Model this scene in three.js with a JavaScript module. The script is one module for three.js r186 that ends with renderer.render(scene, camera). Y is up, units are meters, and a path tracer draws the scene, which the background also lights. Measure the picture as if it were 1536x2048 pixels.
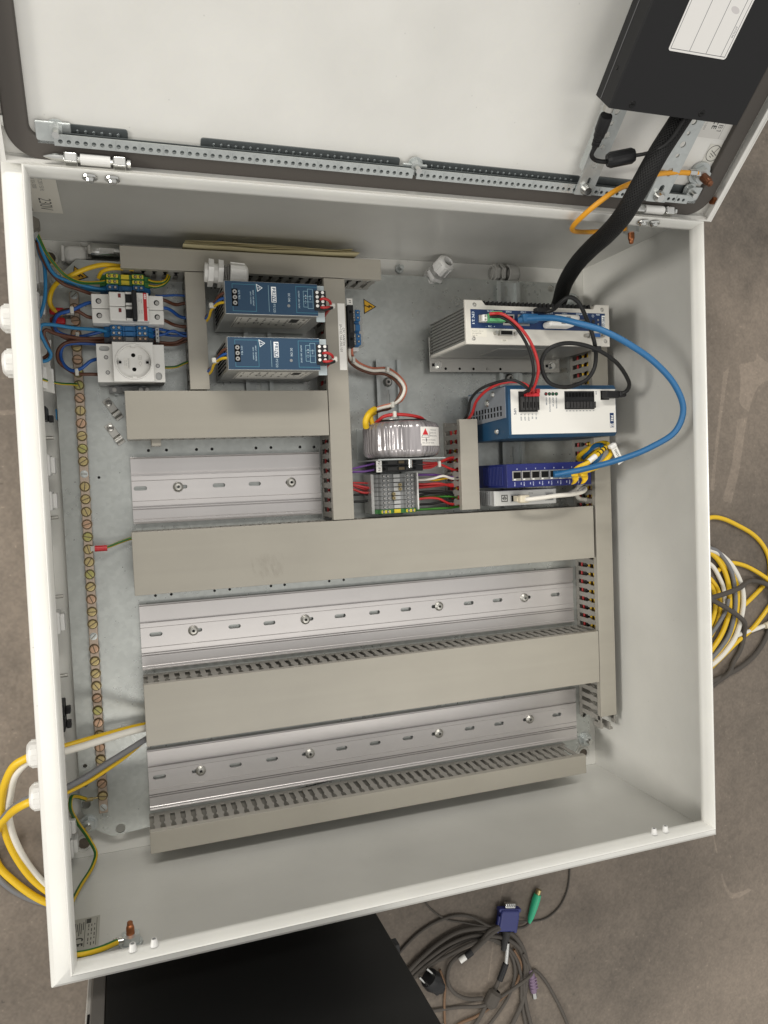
import * as THREE from 'three';
import { RoundedBoxGeometry } from 'three/addons/geometries/RoundedBoxGeometry.js';
import { mergeGeometries, toCreasedNormals } from 'three/addons/utils/BufferGeometryUtils.js';
import { RectAreaLightUniformsLib } from 'three/addons/lights/RectAreaLightUniformsLib.js';

// ---------------------------------------------------------------- camera, lamps, exposure
// Box frame: x runs along the cabinet's width, z towards its foot, y up out of the cabinet, which lies on its back on the floor.
const scene = new THREE.Scene();
const camera = new THREE.PerspectiveCamera(67.49, 3 / 4, 0.05, 30);
camera.position.set(-0.29145, 1.00794, -0.07995);
camera.up.set(0.052417, -0.031576, -0.998126);
camera.lookAt(-0.29145 + 0.318958, 1.00794 - 0.946618, -0.07995 + 0.046697);
const renderer = new THREE.WebGLRenderer({ antialias: true });
renderer.toneMapping = THREE.LinearToneMapping;
renderer.toneMappingExposure = 0.945;
renderer.shadowMap.enabled = true;
RectAreaLightUniformsLib.init();
scene.background = new THREE.Color().setRGB(0.70, 0.69, 0.668);   // the dim, even light of the hall around the lamps

const LAMPS = [   // x, y, z, length, width, turn, intensity: rows of ceiling lamps of the hall
  [-6.4, 3.3, 0.2, 3.6, 1.2, 0, 34],
  [-0.5, 3.4, -2.7, 2.4, 0.5, 0, 31],
  [0.4, 3.4, 1.8, 2.4, 0.6, 0, 8],
];
for (const [x, y, z, l, w, turn, power] of LAMPS) {
  const li = new THREE.RectAreaLight(new THREE.Color().setRGB(1, 0.965, 0.9), power, l, w);
  li.position.set(x, y, z); li.lookAt(x, 0, z); scene.add(li);
}

// ---------------------------------------------------------------- small tools
let seed = 7;
const rnd = () => { seed = (seed * 1664525 + 1013904223) >>> 0; return seed / 4294967296; };
const hash = (x, y, s = 0) => { let h = (Math.imul(x, 374761393) + Math.imul(y, 668265263) + Math.imul(s, 974634777)) | 0; h = Math.imul(h ^ (h >>> 13), 1274126177); return ((h ^ (h >>> 16)) >>> 0) / 4294967296; };
const sm = (t) => t * t * (3 - 2 * t), mix = (a, b, t) => a + (b - a) * t, clamp = (v, a = 0, b = 1) => Math.min(b, Math.max(a, v));
function noise(x, y, per, s) {
  const xi = Math.floor(x), yi = Math.floor(y), fx = sm(x - xi), fy = sm(y - yi), w = (i) => ((i % per) + per) % per;
  return mix(mix(hash(w(xi), w(yi), s), hash(w(xi + 1), w(yi), s), fx), mix(hash(w(xi), w(yi + 1), s), hash(w(xi + 1), w(yi + 1), s), fx), fy);
}
function fbm(u, v, f, oct, s) { let a = 0.5, r = 0, n = 0; for (let i = 0; i < oct; i++) { r += a * noise(u * f, v * f, f, s + i); n += a; a *= 0.55; f *= 2; } return r / n; }
function dataTex(n, fn, srgb, rep = 1) {
  const d = new Uint8Array(n * n * 4);
  for (let j = 0; j < n; j++) for (let i = 0; i < n; i++) {
    const c = fn(i / n, j / n), k = (j * n + i) * 4, a = Array.isArray(c) ? c : [c, c, c];
    for (let q = 0; q < 3; q++) d[k + q] = Math.round(255 * clamp(a[q]));
    d[k + 3] = 255;
  }
  const t = new THREE.DataTexture(d, n, n); t.wrapS = t.wrapT = THREE.RepeatWrapping; t.magFilter = THREE.LinearFilter; t.minFilter = THREE.LinearMipmapLinearFilter; t.generateMipmaps = true;
  if (srgb) t.colorSpace = THREE.SRGBColorSpace;
  t.repeat.set(rep, rep); t.needsUpdate = true; return t;
}
const L = (r, g, b) => new THREE.Color().setRGB(r, g, b);
const M = (c, rough = 0.5, metal = 0, o = {}) => new THREE.MeshStandardMaterial({ color: L(...c), roughness: rough, metalness: metal, side: THREE.DoubleSide, ...o });
const MD = (c, rough, metal = 0) => new THREE.MeshPhysicalMaterial({ color: L(...c), roughness: rough, metalness: metal, specularIntensity: 0.5, side: THREE.DoubleSide });
const MP = (c, rough, metal, o) => new THREE.MeshPhysicalMaterial({ color: L(...c), roughness: rough, metalness: metal, side: THREE.DoubleSide, ...o });

function boxUV(g) {   // uv in metres on the face's dominant plane
  const p = g.attributes.position, n = g.attributes.normal, uv = new Float32Array(p.count * 2);
  for (let i = 0; i < p.count; i++) {
    const ax = Math.abs(n.getX(i)), ay = Math.abs(n.getY(i)), az = Math.abs(n.getZ(i));
    const [a, b] = ay >= ax && ay >= az ? [p.getX(i), p.getZ(i)] : ax >= az ? [p.getZ(i), p.getY(i)] : [p.getX(i), p.getY(i)];
    uv[2 * i] = a; uv[2 * i + 1] = b;
  }
  g.setAttribute('uv', new THREE.BufferAttribute(uv, 2)); return g;
}
const flat = (g) => (g.index ? g.toNonIndexed() : g);
function merge(gs) { const a = gs.map((g) => { const f = flat(g).clone(); for (const k of Object.keys(f.attributes)) if (!['position', 'normal', 'uv'].includes(k)) f.deleteAttribute(k); if (!f.attributes.uv) boxUV(f); return f; }); return mergeGeometries(a); }
const taken = {};
function numbered(n) { const k = taken[n] = (taken[n] ?? -1) + 1; return k ? `${n}_${String(k).padStart(3, '0')}` : n; }
function mesh(g, m, name, parent) { const o = new THREE.Mesh(g, m); o.castShadow = o.receiveShadow = true; o.name = parent && parent !== scene ? name : numbered(name); (parent ?? scene).add(o); return o; }
function tag(o, label, category, group, kind) { o.userData = { label }; if (category) o.userData.category = category; if (group) o.userData.group = group; if (kind) o.userData.kind = kind; return o; }
function thing(name, label, category, group, pos = [0, 0, 0]) { const o = new THREE.Group(); o.name = numbered(name); o.position.set(...pos); scene.add(o); return tag(o, label, category, group); }

const at = (g, x, y, z) => g.translate(x, y, z);
function bx(x0, x1, y0, y1, z0, z1, r = 0.0008) {
  const w = x1 - x0, h = y1 - y0, d = z1 - z0, rr = Math.min(r, w / 2.1, h / 2.1, d / 2.1);
  const g = rr > 0 ? new RoundedBoxGeometry(w, h, d, 2, rr) : new THREE.BoxGeometry(w, h, d);
  g.translate((x0 + x1) / 2, (y0 + y1) / 2, (z0 + z1) / 2); return boxUV(g);
}
const pbx = (x0, x1, y0, y1, z0, z1) => bx(x0, x1, y0, y1, z0, z1, 0);
function cyl(r, h, axis, x, y, z, seg = 16, r2 = r) {
  const g = new THREE.CylinderGeometry(r2, r, h, seg);
  if (axis === 'x') g.rotateZ(-Math.PI / 2); if (axis === 'z') g.rotateX(Math.PI / 2);
  return g.translate(x, y, z);
}
function lathe(pts, seg, axis = 'y', x = 0, y = 0, z = 0) {   // pts: [radius, along]
  const g = toCreasedNormals(new THREE.LatheGeometry(pts.map(([r, t]) => new THREE.Vector2(Math.max(r, 1e-5), t)), seg), 0.7);
  if (axis === 'x') g.rotateZ(-Math.PI / 2); if (axis === 'z') g.rotateX(Math.PI / 2);
  return g.translate(x, y, z);
}
function hex(r, h, axis, x, y, z) { const g = new THREE.CylinderGeometry(r * 0.97, r, h, 6).toNonIndexed(); g.computeVertexNormals(); if (axis === 'x') g.rotateZ(-Math.PI / 2); if (axis === 'z') g.rotateX(Math.PI / 2); return g.translate(x, y, z); }
function shapeOf(pts) { const s = new THREE.Shape(); pts.forEach(([a, b], i) => (i ? s.lineTo(a, b) : s.moveTo(a, b))); s.closePath(); return s; }
function holeC(x, y, r) { const p = new THREE.Path(); p.absarc(x, y, r, 0, Math.PI * 2, true); return p; }
function holeSlot(x, y, w, h, along = 'x') { const p = new THREE.Path(), r = (along === 'x' ? h : w) / 2, k = (along === 'x' ? w : h) / 2 - r; if (along === 'x') { p.absarc(x - k, y, r, Math.PI * 1.5, Math.PI * 0.5, true); p.absarc(x + k, y, r, Math.PI * 0.5, -Math.PI * 0.5, true); } else { p.absarc(x, y + k, r, Math.PI, 0, true); p.absarc(x, y - k, r, 0, -Math.PI, true); } p.closePath(); return p; }
function holeR(x0, x1, y0, y1) { const p = new THREE.Path(); p.moveTo(x0, y0); p.lineTo(x0, y1); p.lineTo(x1, y1); p.lineTo(x1, y0); p.closePath(); return p; }
const ext = (s, d, o = {}) => new THREE.ExtrudeGeometry(s, { depth: d, bevelEnabled: false, curveSegments: 6, ...o });
// plan shapes are drawn in (x, -z) and laid flat: thickness upwards from y
const plan = (s, t, y) => boxUV(ext(s, t).rotateX(-Math.PI / 2).translate(0, y, 0));
const P = (x0, x1, z0, z1) => shapeOf([[x0, -z1], [x1, -z1], [x1, -z0], [x0, -z0]]);
// profile swept along x (points are [z, y]) or along z (points are [x, y])
function alongX(pts, x0, x1) { const g = ext(shapeOf(pts.map(([z, y]) => [-z, y])), x1 - x0); g.rotateY(Math.PI / 2).translate(x0, 0, 0); return boxUV(g); }
function alongZ(pts, z0, z1) { const g = ext(shapeOf(pts), z1 - z0); g.translate(0, 0, z0); return boxUV(g); }
function tubeG(ptsMM, r, radial = 8, step = 0.004) {
  const c = new THREE.CatmullRomCurve3(ptsMM.map(([x, y, z]) => new THREE.Vector3(x / 1000, y / 1000, z / 1000)), false, 'centripetal');
  const g = new THREE.TubeGeometry(c, Math.max(6, Math.ceil(c.getLength() / step)), r, radial);
  const uv = g.attributes.uv, l = c.getLength(); for (let i = 0; i < uv.count; i++) uv.setX(i, uv.getX(i) * l);
  return g;
}
function canvasTex(w, h, ppm, draw, bg) {   // w, h in mm; the drawing is in mm
  const c = document.createElement('canvas'); c.width = Math.round(w * ppm); c.height = Math.round(h * ppm);
  const g = c.getContext('2d'); g.fillStyle = bg; g.fillRect(0, 0, c.width, c.height); g.scale(ppm, ppm); draw(g);
  const t = new THREE.CanvasTexture(c); t.colorSpace = THREE.SRGBColorSpace; t.anisotropy = 8; return t;
}
function txt(g, s, x, y, size, color, rot = 0, align = 'left', bold = false) { g.save(); g.translate(x, y); g.rotate(rot * Math.PI / 180); g.font = `${bold ? 'bold ' : ''}${10}px sans-serif`; g.scale(size / 10, size / 10); g.fillStyle = color; g.textAlign = align; g.textBaseline = 'middle'; g.fillText(s, 0, 0); g.restore(); }
// a printed sheet facing up; the canvas top lies towards -z
function sheet(x0, x1, z0, z1, y, t, draw, bg, name, parent, ppm = 8, rough = 0.5) {
  const w = x1 - x0, d = z1 - z0, tex = canvasTex(w * 1000, d * 1000, ppm, draw, bg);
  const g = new THREE.BoxGeometry(w, t, d); g.translate((x0 + x1) / 2, y + t / 2, (z0 + z1) / 2);
  return mesh(g, new THREE.MeshStandardMaterial({ map: tex, roughness: rough }), name, parent);
}

// ---------------------------------------------------------------- materials
const coatBump = dataTex(256, (u, v) => 0.5 * fbm(u, v, 24, 3, 11) + 0.5 * fbm(u, v, 64, 2, 17), false, 9);
const coatMap = dataTex(512, (u, v) => { const k = 0.945 + 0.07 * fbm(u, v, 6, 6, 21) - (noise(u * 230, v * 230, 230, 27) > 0.9925 ? 0.12 : 0); return [k, k, k * 0.995]; }, true, 2.2);
const galvMap = dataTex(1024, (u, v) => {
  let best = 9, id = 0; const f = 90, x = u * f, y = v * f, xi = Math.floor(x), yi = Math.floor(y);
  for (let a = -1; a < 2; a++) for (let b = -1; b < 2; b++) { const cx = (xi + a + f) % f, cy = (yi + b + f) % f, dx = xi + a + hash(cx, cy, 3) - x, dy = yi + b + hash(cx, cy, 4) - y, q = dx * dx + dy * dy * 1.3; if (q < best) { best = q; id = hash(cx, cy, 5); } }
  const k = 0.88 + 0.035 * id + 0.06 * (fbm(u, v, 40, 4, 31) - 0.5) + 0.04 * (fbm(u, v, 5, 4, 33) - 0.5); return [k * 0.985, k, k * 1.0];
}, true, 2.4);
const galvRough = dataTex(512, (u, v) => 0.62 + 0.22 * (fbm(u, v, 6, 5, 41) - 0.5) + 0.2 * (fbm(u, v, 90, 2, 44) - 0.5), false, 2.4);
const streakMap = dataTex(256, (u, v) => { const k = 0.955 + 0.018 * noise(u * 3, v * 64, 64, 51) + 0.035 * fbm(u, v, 8, 5, 52); return k; }, true, 3);
const concreteMap = dataTex(2048, (u, v) => {
  const fr = fbm(u, v, 7, 8, 61), st = fbm(u, v, 11, 5, 75), grit = noise(u * 900, v * 900, 900, 71), fine = noise(u * 330, v * 330, 330, 73);
  let k = 0.425 + 0.34 * (fr - 0.5) + 0.05 * (grit - 0.5) + 0.03 * (fine - 0.5);
  if (st > 0.60) k -= 0.5 * (st - 0.60);
  if (grit > 0.965 && fine > 0.45) k += 0.07; if (grit < 0.02 && fine < 0.4) k -= 0.07;
  const sc = Math.abs(noise(u * 17 + v * 3, v * 5 - u * 2, 640, 83) - 0.5); if (sc < 0.0035 && st < 0.47) k += 0.055;
  return [k * 1.035, k * 0.945, k * 0.85];
}, true, 1);
const concreteBump = dataTex(512, (u, v) => 0.6 * fbm(u, v, 24, 5, 91) + 0.4 * fbm(u, v, 128, 2, 95), false, 4);
const pegTex = dataTex(16, (u, v) => (v > 0.34 && v < 0.86 ? [0.10, 0.36, 0.12] : [0.80, 0.66, 0.10]), true, 1); pegTex.repeat.set(1, 2);
const weaveTex = dataTex(128, (u, v) => { const a = Math.sin((u + v) * Math.PI * 8), b = Math.sin((u - v) * Math.PI * 8), k = Math.max(a, b); return k > 0.6 ? 0.13 : 0.045; }, true, 1); weaveTex.repeat.set(70, 5);
const weaveBump = dataTex(128, (u, v) => Math.max(Math.sin((u + v) * Math.PI * 8), Math.sin((u - v) * Math.PI * 8)) * 0.5 + 0.5, false, 1); weaveBump.repeat.set(70, 5);

const mt = {
  coat: M([0.775, 0.768, 0.735], 0.26, 0, { map: coatMap, bumpMap: coatBump, bumpScale: 0.00006 }),
  coatDoor: M([0.745, 0.735, 0.705], 0.30, 0, { map: coatMap, bumpMap: coatBump, bumpScale: 0.00006 }),
  galv: M([0.60, 0.602, 0.58], 0.50, 0.66, { map: galvMap, roughnessMap: galvRough }),
  alu: M([0.625, 0.60, 0.592], 0.34, 0.7, { map: streakMap }),
  zinc: M([0.64, 0.65, 0.64], 0.36, 0.6, { map: galvMap }), zincDark: M([0.22, 0.235, 0.24], 0.36, 0.75, { map: galvMap }),
  steel: M([0.42, 0.41, 0.39], 0.38, 1), chrome: M([0.62, 0.62, 0.60], 0.2, 1), satin: M([0.44, 0.43, 0.40], 0.4, 0.9),
  brass: M([0.42, 0.34, 0.17], 0.42, 0.9), brass2: M([0.44, 0.29, 0.20], 0.42, 0.9), brass3: M([0.36, 0.34, 0.13], 0.42, 0.9),
  bar: M([0.42, 0.34, 0.275], 0.45, 0.65, { map: streakMap }), copper: M([0.42, 0.16, 0.07], 0.36, 0.9), darkBrass: M([0.13, 0.10, 0.06], 0.5, 0.5),
  duct: M([0.27, 0.258, 0.232], 0.5), cover: M([0.35, 0.328, 0.28], 0.33, 0, { map: streakMap }),
  concrete: M([1, 1, 1], 0.72, 0, { map: concreteMap, bumpMap: concreteBump, bumpScale: 0.0012 }),
  gasket: MD([0.088, 0.079, 0.071], 0.7), white: M([0.74, 0.73, 0.70], 0.42), whitePlug: M([0.66, 0.655, 0.635], 0.38), ivory: M([0.62, 0.56, 0.43], 0.5),
  black: MD([0.016, 0.016, 0.017], 0.45), blackGloss: MD([0.008, 0.008, 0.008], 0.2), hole: MD([0.004, 0.004, 0.004], 0.9), dark: MD([0.035, 0.034, 0.034], 0.5),
  grey: M([0.23, 0.235, 0.235], 0.5), greyLight: M([0.40, 0.405, 0.40], 0.5), greyDark: M([0.10, 0.10, 0.105], 0.5),
  blueDev: M([0.010, 0.055, 0.12], 0.42), navy: M([0.010, 0.018, 0.125], 0.4), blueTerm: M([0.015, 0.13, 0.33], 0.45), yellowTerm: M([0.68, 0.55, 0.03], 0.45), greenTerm: M([0.06, 0.21, 0.06], 0.5),
  red: M([0.42, 0.020, 0.020], 0.42), redPlug: M([0.50, 0.018, 0.025], 0.4), wBlack: MD([0.016, 0.016, 0.016], 0.45), wBlue: M([0.015, 0.085, 0.33], 0.42), wLight: M([0.02, 0.19, 0.40], 0.42), wBrown: M([0.10, 0.032, 0.014], 0.45), wYellow: M([0.72, 0.46, 0.012], 0.42), wWhite: M([0.72, 0.69, 0.62], 0.45), wGreen: M([0.06, 0.26, 0.03], 0.45), wPurple: M([0.13, 0.045, 0.24], 0.45), wCopper: M([0.55, 0.17, 0.10], 0.45), wOrange: M([0.74, 0.33, 0.015], 0.45), wGrey: M([0.16, 0.16, 0.165], 0.5), wDusty: MD([0.078, 0.069, 0.060], 0.65), wEth: M([0.016, 0.115, 0.27], 0.45), wPE: M([1, 1, 1], 0.45, 0, { map: pegTex }), wRust: M([0.15, 0.085, 0.045], 0.6),
  sleeve: MP([1, 1, 1], 0.55, 0, { specularIntensity: 0.5, map: weaveTex, bumpMap: weaveBump, bumpScale: 0.0006 }), greenPlug: M([0.10, 0.36, 0.15], 0.45), teal: M([0.03, 0.42, 0.22], 0.45), vga: M([0.022, 0.030, 0.16], 0.42), lilac: M([0.17, 0.115, 0.18], 0.6),
  paper: M([0.62, 0.55, 0.33], 0.8), label: M([0.78, 0.77, 0.74], 0.5), clear: MP([0.75, 0.75, 0.73], 0.25, 0, { transmission: 0.6, thickness: 0 }), tie: M([0.58, 0.57, 0.52], 0.5),
  cpcWhite: M([0.66, 0.635, 0.575], 0.45), cpcFin: M([0.22, 0.22, 0.21], 0.4, 0.4), cpcSteel: M([0.50, 0.49, 0.46], 0.38, 0.75, { map: streakMap }), upsGrey: M([0.25, 0.27, 0.30], 0.45, 0.3), psuSteel: M([0.52, 0.52, 0.50], 0.36, 0.6, { map: streakMap }),
};
// ---------------------------------------------------------------- lamps of the hall (their glowing faces; the lights hang just below them)
for (const [x, y, z, l, w, , power] of LAMPS) {
  const t = thing('ceiling_lamp', 'long white ceiling lamp of the hall above the cabinet', 'lamp', 'ceiling lamps of the hall');
  mesh(bx(x - l / 2 - 0.04, x + l / 2 + 0.04, y + 0.03, y + 0.13, z - w / 2 - 0.04, z + w / 2 + 0.04, 0.01), mt.white, 'housing', t);
  mesh(pbx(x - l / 2, x + l / 2, y + 0.012, y + 0.03, z - w / 2, z + w / 2), M([0.8, 0.8, 0.78], 0.6, 0, { emissive: L(1, 0.96, 0.9), emissiveIntensity: 0.02 * power }), 'diffuser', t);
}
// ---------------------------------------------------------------- floor
{
  const g = new THREE.PlaneGeometry(9, 9, 1, 1).rotateX(-Math.PI / 2).translate(0.3, -0.003, 0.3), p = g.attributes.position, uv = g.attributes.uv;
  for (let i = 0; i < p.count; i++) uv.setXY(i, p.getX(i) / 2.3 + 0.13, p.getZ(i) / 2.3 + 0.41);
  tag(mesh(g, mt.concrete, 'concrete_floor'), 'stained brown grey concrete floor under the cabinet', 'floor', undefined, 'structure');
}
// ---------------------------------------------------------------- enclosure
const enc = thing('electrical_enclosure', 'light grey sheet steel electrical cabinet lying on its back with its door open', 'cabinet');
{
  const prof = [[0, -0.002], [0, 0.250], [0.0012, 0.2548], [0.0045, 0.2575], [0.0185, 0.2575], [0.0192, 0.2583], [0.0192, 0.2738], [0.0198, 0.2755], [0.0208, 0.2762], [0.0218, 0.2754], [0.0232, 0.2660], [0.0243, 0.2625], [0.0243, 0.2565], [0.0237, 0.2556], [0.0230, 0.2565], [0.0230, 0.2625], [0.0210, 0.2738], [0.0204, 0.2560], [0.0050, 0.2560], [0.0018, 0.2520], [0.0018, 0]];
  const names = ['top_wall', 'right_wall', 'bottom_wall', 'left_wall'];
  for (let k = 0; k < 4; k++) {
    const pos = [], c = (o, i) => { const h = 0.38 - o; return [[-h, -h], [h, -h], [h, h], [-h, h]][(k + i) % 4]; };
    for (let i = 0; i + 1 < prof.length; i++) {
      const [o0, y0] = prof[i], [o1, y1] = prof[i + 1], a = c(o0, 0), b = c(o0, 1), d = c(o1, 0), e = c(o1, 1);
      const A = [a[0], y0, a[1]], B = [b[0], y0, b[1]], D = [d[0], y1, d[1]], E = [e[0], y1, e[1]];
      pos.push(...A, ...D, ...B, ...B, ...D, ...E);
    }
    const g = new THREE.BufferGeometry(); g.setAttribute('position', new THREE.Float32BufferAttribute(pos, 3)); g.computeVertexNormals();
    mesh(boxUV(toCreasedNormals(g, 0.75)), mt.coat, names[k], enc);
  }
  const s = P(-0.378, 0.378, -0.378, 0.378);
  for (const [x, z] of [[-0.362, 0.361], [0.357, 0.359], [0.352, -0.357], [-0.362, -0.357]]) s.holes.push(holeC(x, -z, 0.0072));
  mesh(plan(s, 0.0019, -0.0019), mt.coat, 'back_panel', enc);
  for (const [x, z] of [[-0.362, 0.361], [0.357, 0.359], [0.352, -0.357], [-0.362, -0.357]]) mesh(new THREE.TorusGeometry(0.0098, 0.0011, 6, 24).rotateX(Math.PI / 2).translate(x, 0.0004, z), mt.coat, 'hole_collar', enc);
  for (const x of [-0.306, -0.287, 0.2805, 0.2955]) mesh(lathe([[0, 0.0036], [0.0034, 0.0034], [0.0044, 0.0012], [0.0066, 0.0006], [0.0066, -0.0012]], 16, 'z', x, 0.2695, -0.3548), mt.chrome, 'hinge_screw', enc);
  for (const [x, y] of [[-0.3066, 0.2665], [-0.2872, 0.2665], [0.2815, 0.2665], [0.2975, 0.2665]]) {
    const g = lathe([[0.0018, -0.0055], [0.0027, -0.0055], [0.0038, 0], [0.0043, 0.001]], 14, 'z', x, y - 0.004, 0.3548); mesh(g, mt.whitePlug, 'blanking_plug', enc);
    mesh(cyl(0.0016, 0.004, 'z', x, y - 0.004, 0.3514, 10), mt.grey, 'plug_hole', enc);
  }
  // earth studs on the top and the bottom wall
  for (const [x, y, z, s] of [[0.3165, 0.200, -0.3775, 1], [-0.309, 0.214, 0.3775, -1]]) {
    mesh(merge([cyl(0.0115, 0.002, 'z', x, y, z + s * 0.0012, 20), hex(0.0098, 0.008, 'z', x, y, z + s * 0.0065)]), mt.zinc, 'nut', enc);
    mesh(lathe([[0.0040, 0], [0.0040, 0.008], [0.0032, 0.0105], [0.0028, 0.011], [0.0028, 0.0135], [0.0016, 0.0145], [0, 0.0146]], 16, 'z').rotateY(s > 0 ? 0 : Math.PI).translate(x, y, z + s * 0.009), mt.copper, 'earth_stud', enc);
  }
  // rating sheets on the top and the bottom wall
  const w = (x0, x1, y0, y1, z, face, draw, bg, ppm) => {
    const tex = canvasTex((x1 - x0) * 1000, (y1 - y0) * 1000, ppm, draw, bg), g = new THREE.PlaneGeometry(x1 - x0, y1 - y0); if (face < 0) g.rotateY(Math.PI);
    g.translate((x0 + x1) / 2, (y0 + y1) / 2, z); return mesh(g, new THREE.MeshStandardMaterial({ map: tex, roughness: 0.55 }), 'rating_label', enc);
  };
  const a = w(-0.3755, -0.3385, 0.100, 0.232, -0.3776, 1, (g) => {
    g.save(); g.translate(37, 0); g.rotate(Math.PI / 2);
    txt(g, 'AZ', 18, 8, 6, '#444', 0); txt(g, 'INPUT 230 V 50 Hz', 24, 15, 5.2, '#555'); txt(g, 'I MAX 10 A 3000', 24, 21.5, 5.2, '#555'); txt(g, 'BESTURINGSKAST 01', 22, 28, 5.6, '#333', 0, 'left', true);
    txt(g, '230V', 88, 16, 16, '#1c1c1c', 0); g.fillStyle = '#444'; g.fillRect(64, 29.4, 66, 0.7); g.restore();
  }, '#dedad0', 8); a.userData.label = 'pale paper sheet reading 230V';
  const b = w(-0.3665, -0.340, 0.146, 0.208, 0.3776, -1, (g) => {
    g.save(); g.translate(0, 62); g.rotate(-Math.PI / 2);
    for (let i = 0; i < 5; i++) { g.fillStyle = '#4a4844'; g.fillRect(8 + (i % 2) * 2, 15.4 + i * 2.0, 15 + (i % 3) * 5, 0.9); }
    g.fillStyle = '#3a3936'; g.fillRect(3, 13.8, 52, 0.5); g.fillRect(3, 8.6, 9, 4.6); for (let i = 0; i < 5; i++) for (let j = 0; j < 3; j++) g.fillRect(14 + i * 8.5, 4.4 + j * 2.9, 3 + ((i + j) % 3) * 1.6, 0.9); g.fillRect(3, 2.6, 52, 0.5);
    txt(g, 'C', 36, 20.5, 12.5, '#222', 0, 'left', true); txt(g, 'E', 46, 20.5, 12.5, '#222', 0, 'left', true); g.restore();
  }, '#a8a69d', 8); b.userData.label = 'small grey rating sticker with CE mark';
}
// ---------------------------------------------------------------- door, swung open beyond its hinges
const door = new THREE.Group(); door.name = 'door'; door.position.set(0, 0.265, -0.364); door.rotation.x = -43 * Math.PI / 180; enc.add(door);
{
  const D = 0.76, f = 0.0225;   // door height, flange depth; local x across, y up the door, z towards the box
  const pan = [bx(-0.38, 0.38, 0, D, -0.0162, -0.0146, 0)];
  pan.push(bx(-0.38, -0.3784, 0, D, -0.0162, 0, 0), bx(0.3784, 0.38, 0, D, -0.0162, 0, 0), bx(-0.3784, 0.3784, 0, 0.0016, -0.0146, -0.0005, 0), bx(-0.3784, 0.3784, D - 0.0016, D, -0.0146, -0.0005, 0));
  for (const s of [-1, 1]) pan.push(bx(s > 0 ? 0.3735 : -0.3784, s > 0 ? 0.3784 : -0.3735, 0.0016, D - 0.0016, -0.0022, -0.0006, 0));
  mesh(merge(pan), mt.coatDoor, 'door_panel', door).userData.label = 'pale inner face of the open door';
  const rr = (x, y, r) => { const s = new THREE.Path(); s.absarc(x - r, y.a + r, r, -Math.PI / 2, 0); s.absarc(x - r, y.b - r, r, 0, Math.PI / 2); s.absarc(-x + r, y.b - r, r, Math.PI / 2, Math.PI); s.absarc(-x + r, y.a + r, r, Math.PI, Math.PI * 1.5); s.closePath(); return s; };
  const o = new THREE.Shape(rr(0.3705, { a: 0.0030, b: D - 0.0085 }, 0.026).getPoints(10)); o.holes.push(new THREE.Path(rr(0.3545, { a: 0.0185, b: D - 0.0245 }, 0.011).getPoints(10).reverse()));
  mesh(ext(o, 0.0048, { bevelEnabled: true, bevelSize: 0.0018, bevelThickness: 0.0018, bevelSegments: 3 }).translate(0, 0, -0.0146), mt.gasket, 'gasket', door);
  for (const [x, y] of [[0.3745, 0.0215], [-0.3745, 0.032]]) mesh(cyl(0.0042, 0.005, 'x', x, y, -0.0085, 12), x > 0 ? mt.copper : mt.coat, 'drain_stub', door);
  // stiffening strips along the foot of the door
  for (const [x0, x1, t] of [[-0.333, -0.002, 0], [0.002, 0.333, 1]]) {
    const s = shapeOf([[x0, 0.0188], [x1, 0.0188], [x1, 0.0272], [x1 - 0.004, 0.0285], [x0 + 0.004, 0.0285], [x0, 0.0272]]);
    const n = Math.floor((x1 - x0) / 0.0068); for (let i = 0; i < n; i++) s.holes.push(holeC(x0 + 0.005 + i * 0.0068, 0.0228, 0.0019));
    const wv = []; for (let i = 0; i < n; i += 3) wv.push(at(new THREE.BoxGeometry(0.0008, 0.0080, 0.0008), x0 + 0.0084 + i * 0.0068, 0.0236, 0.0004));
    mesh(merge([ext(s, 0.0014).translate(0, 0, -0.0012), ...wv, bx(x0, x1, 0.0190, 0.0204, -0.0146, -0.0012, 0)]), mt.zinc, 'perforated_strip', door); mesh(bx(x0 + 0.001, x1 - 0.001, 0.0205, 0.0280, -0.0062, -0.0050, 0), mt.zincDark, 'strip_backing', door);
  }
  const tab = (x0, x1, y0, y1, r, dots) => {
    const s = new THREE.Shape(); s.moveTo(x0 + r, y0); s.lineTo(x1 - r, y0); s.quadraticCurveTo(x1, y0, x1, y0 + r); s.lineTo(x1, y1 - r); s.quadraticCurveTo(x1, y1, x1 - r, y1); s.lineTo(x0 + r, y1); s.quadraticCurveTo(x0, y1, x0, y1 - r); s.lineTo(x0, y0 + r); s.quadraticCurveTo(x0, y0, x0 + r, y0);
    const gs = [ext(s, 0.0016).translate(0, 0, -0.0145)]; if (dots) for (let x = x0 + 0.012; x < x1 - 0.008; x += 0.0068) gs.push(new THREE.SphereGeometry(0.0016, 8, 5).scale(1, 1, 0.6).translate(x, 0.0272, -0.0128));
    return mesh(merge(gs), mt.zincDark, 'strip_flange', door);
  };
  tab(-0.326, -0.272, 0.0200, 0.0325, 0.003, 1); tab(-0.2085, -0.014, 0.0200, 0.0322, 0.003, 1); tab(0.002, 0.194, 0.0200, 0.0322, 0.003, 1); tab(0.205, 0.352, 0.0200, 0.0335, 0.003, 0); mesh(bx(-0.012, 0.014, 0.0188, 0.0300, -0.0095, -0.0070, 0.001), mt.zinc, 'strip_joint', door);
  for (const [x0, x1] of [[-0.3478, -0.319], [0.330, 0.352]]) mesh(bx(x0, x1, 0.0150, 0.0350, -0.0110, -0.0080, 0.0012), mt.zinc, 'strip_end', door);
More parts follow.
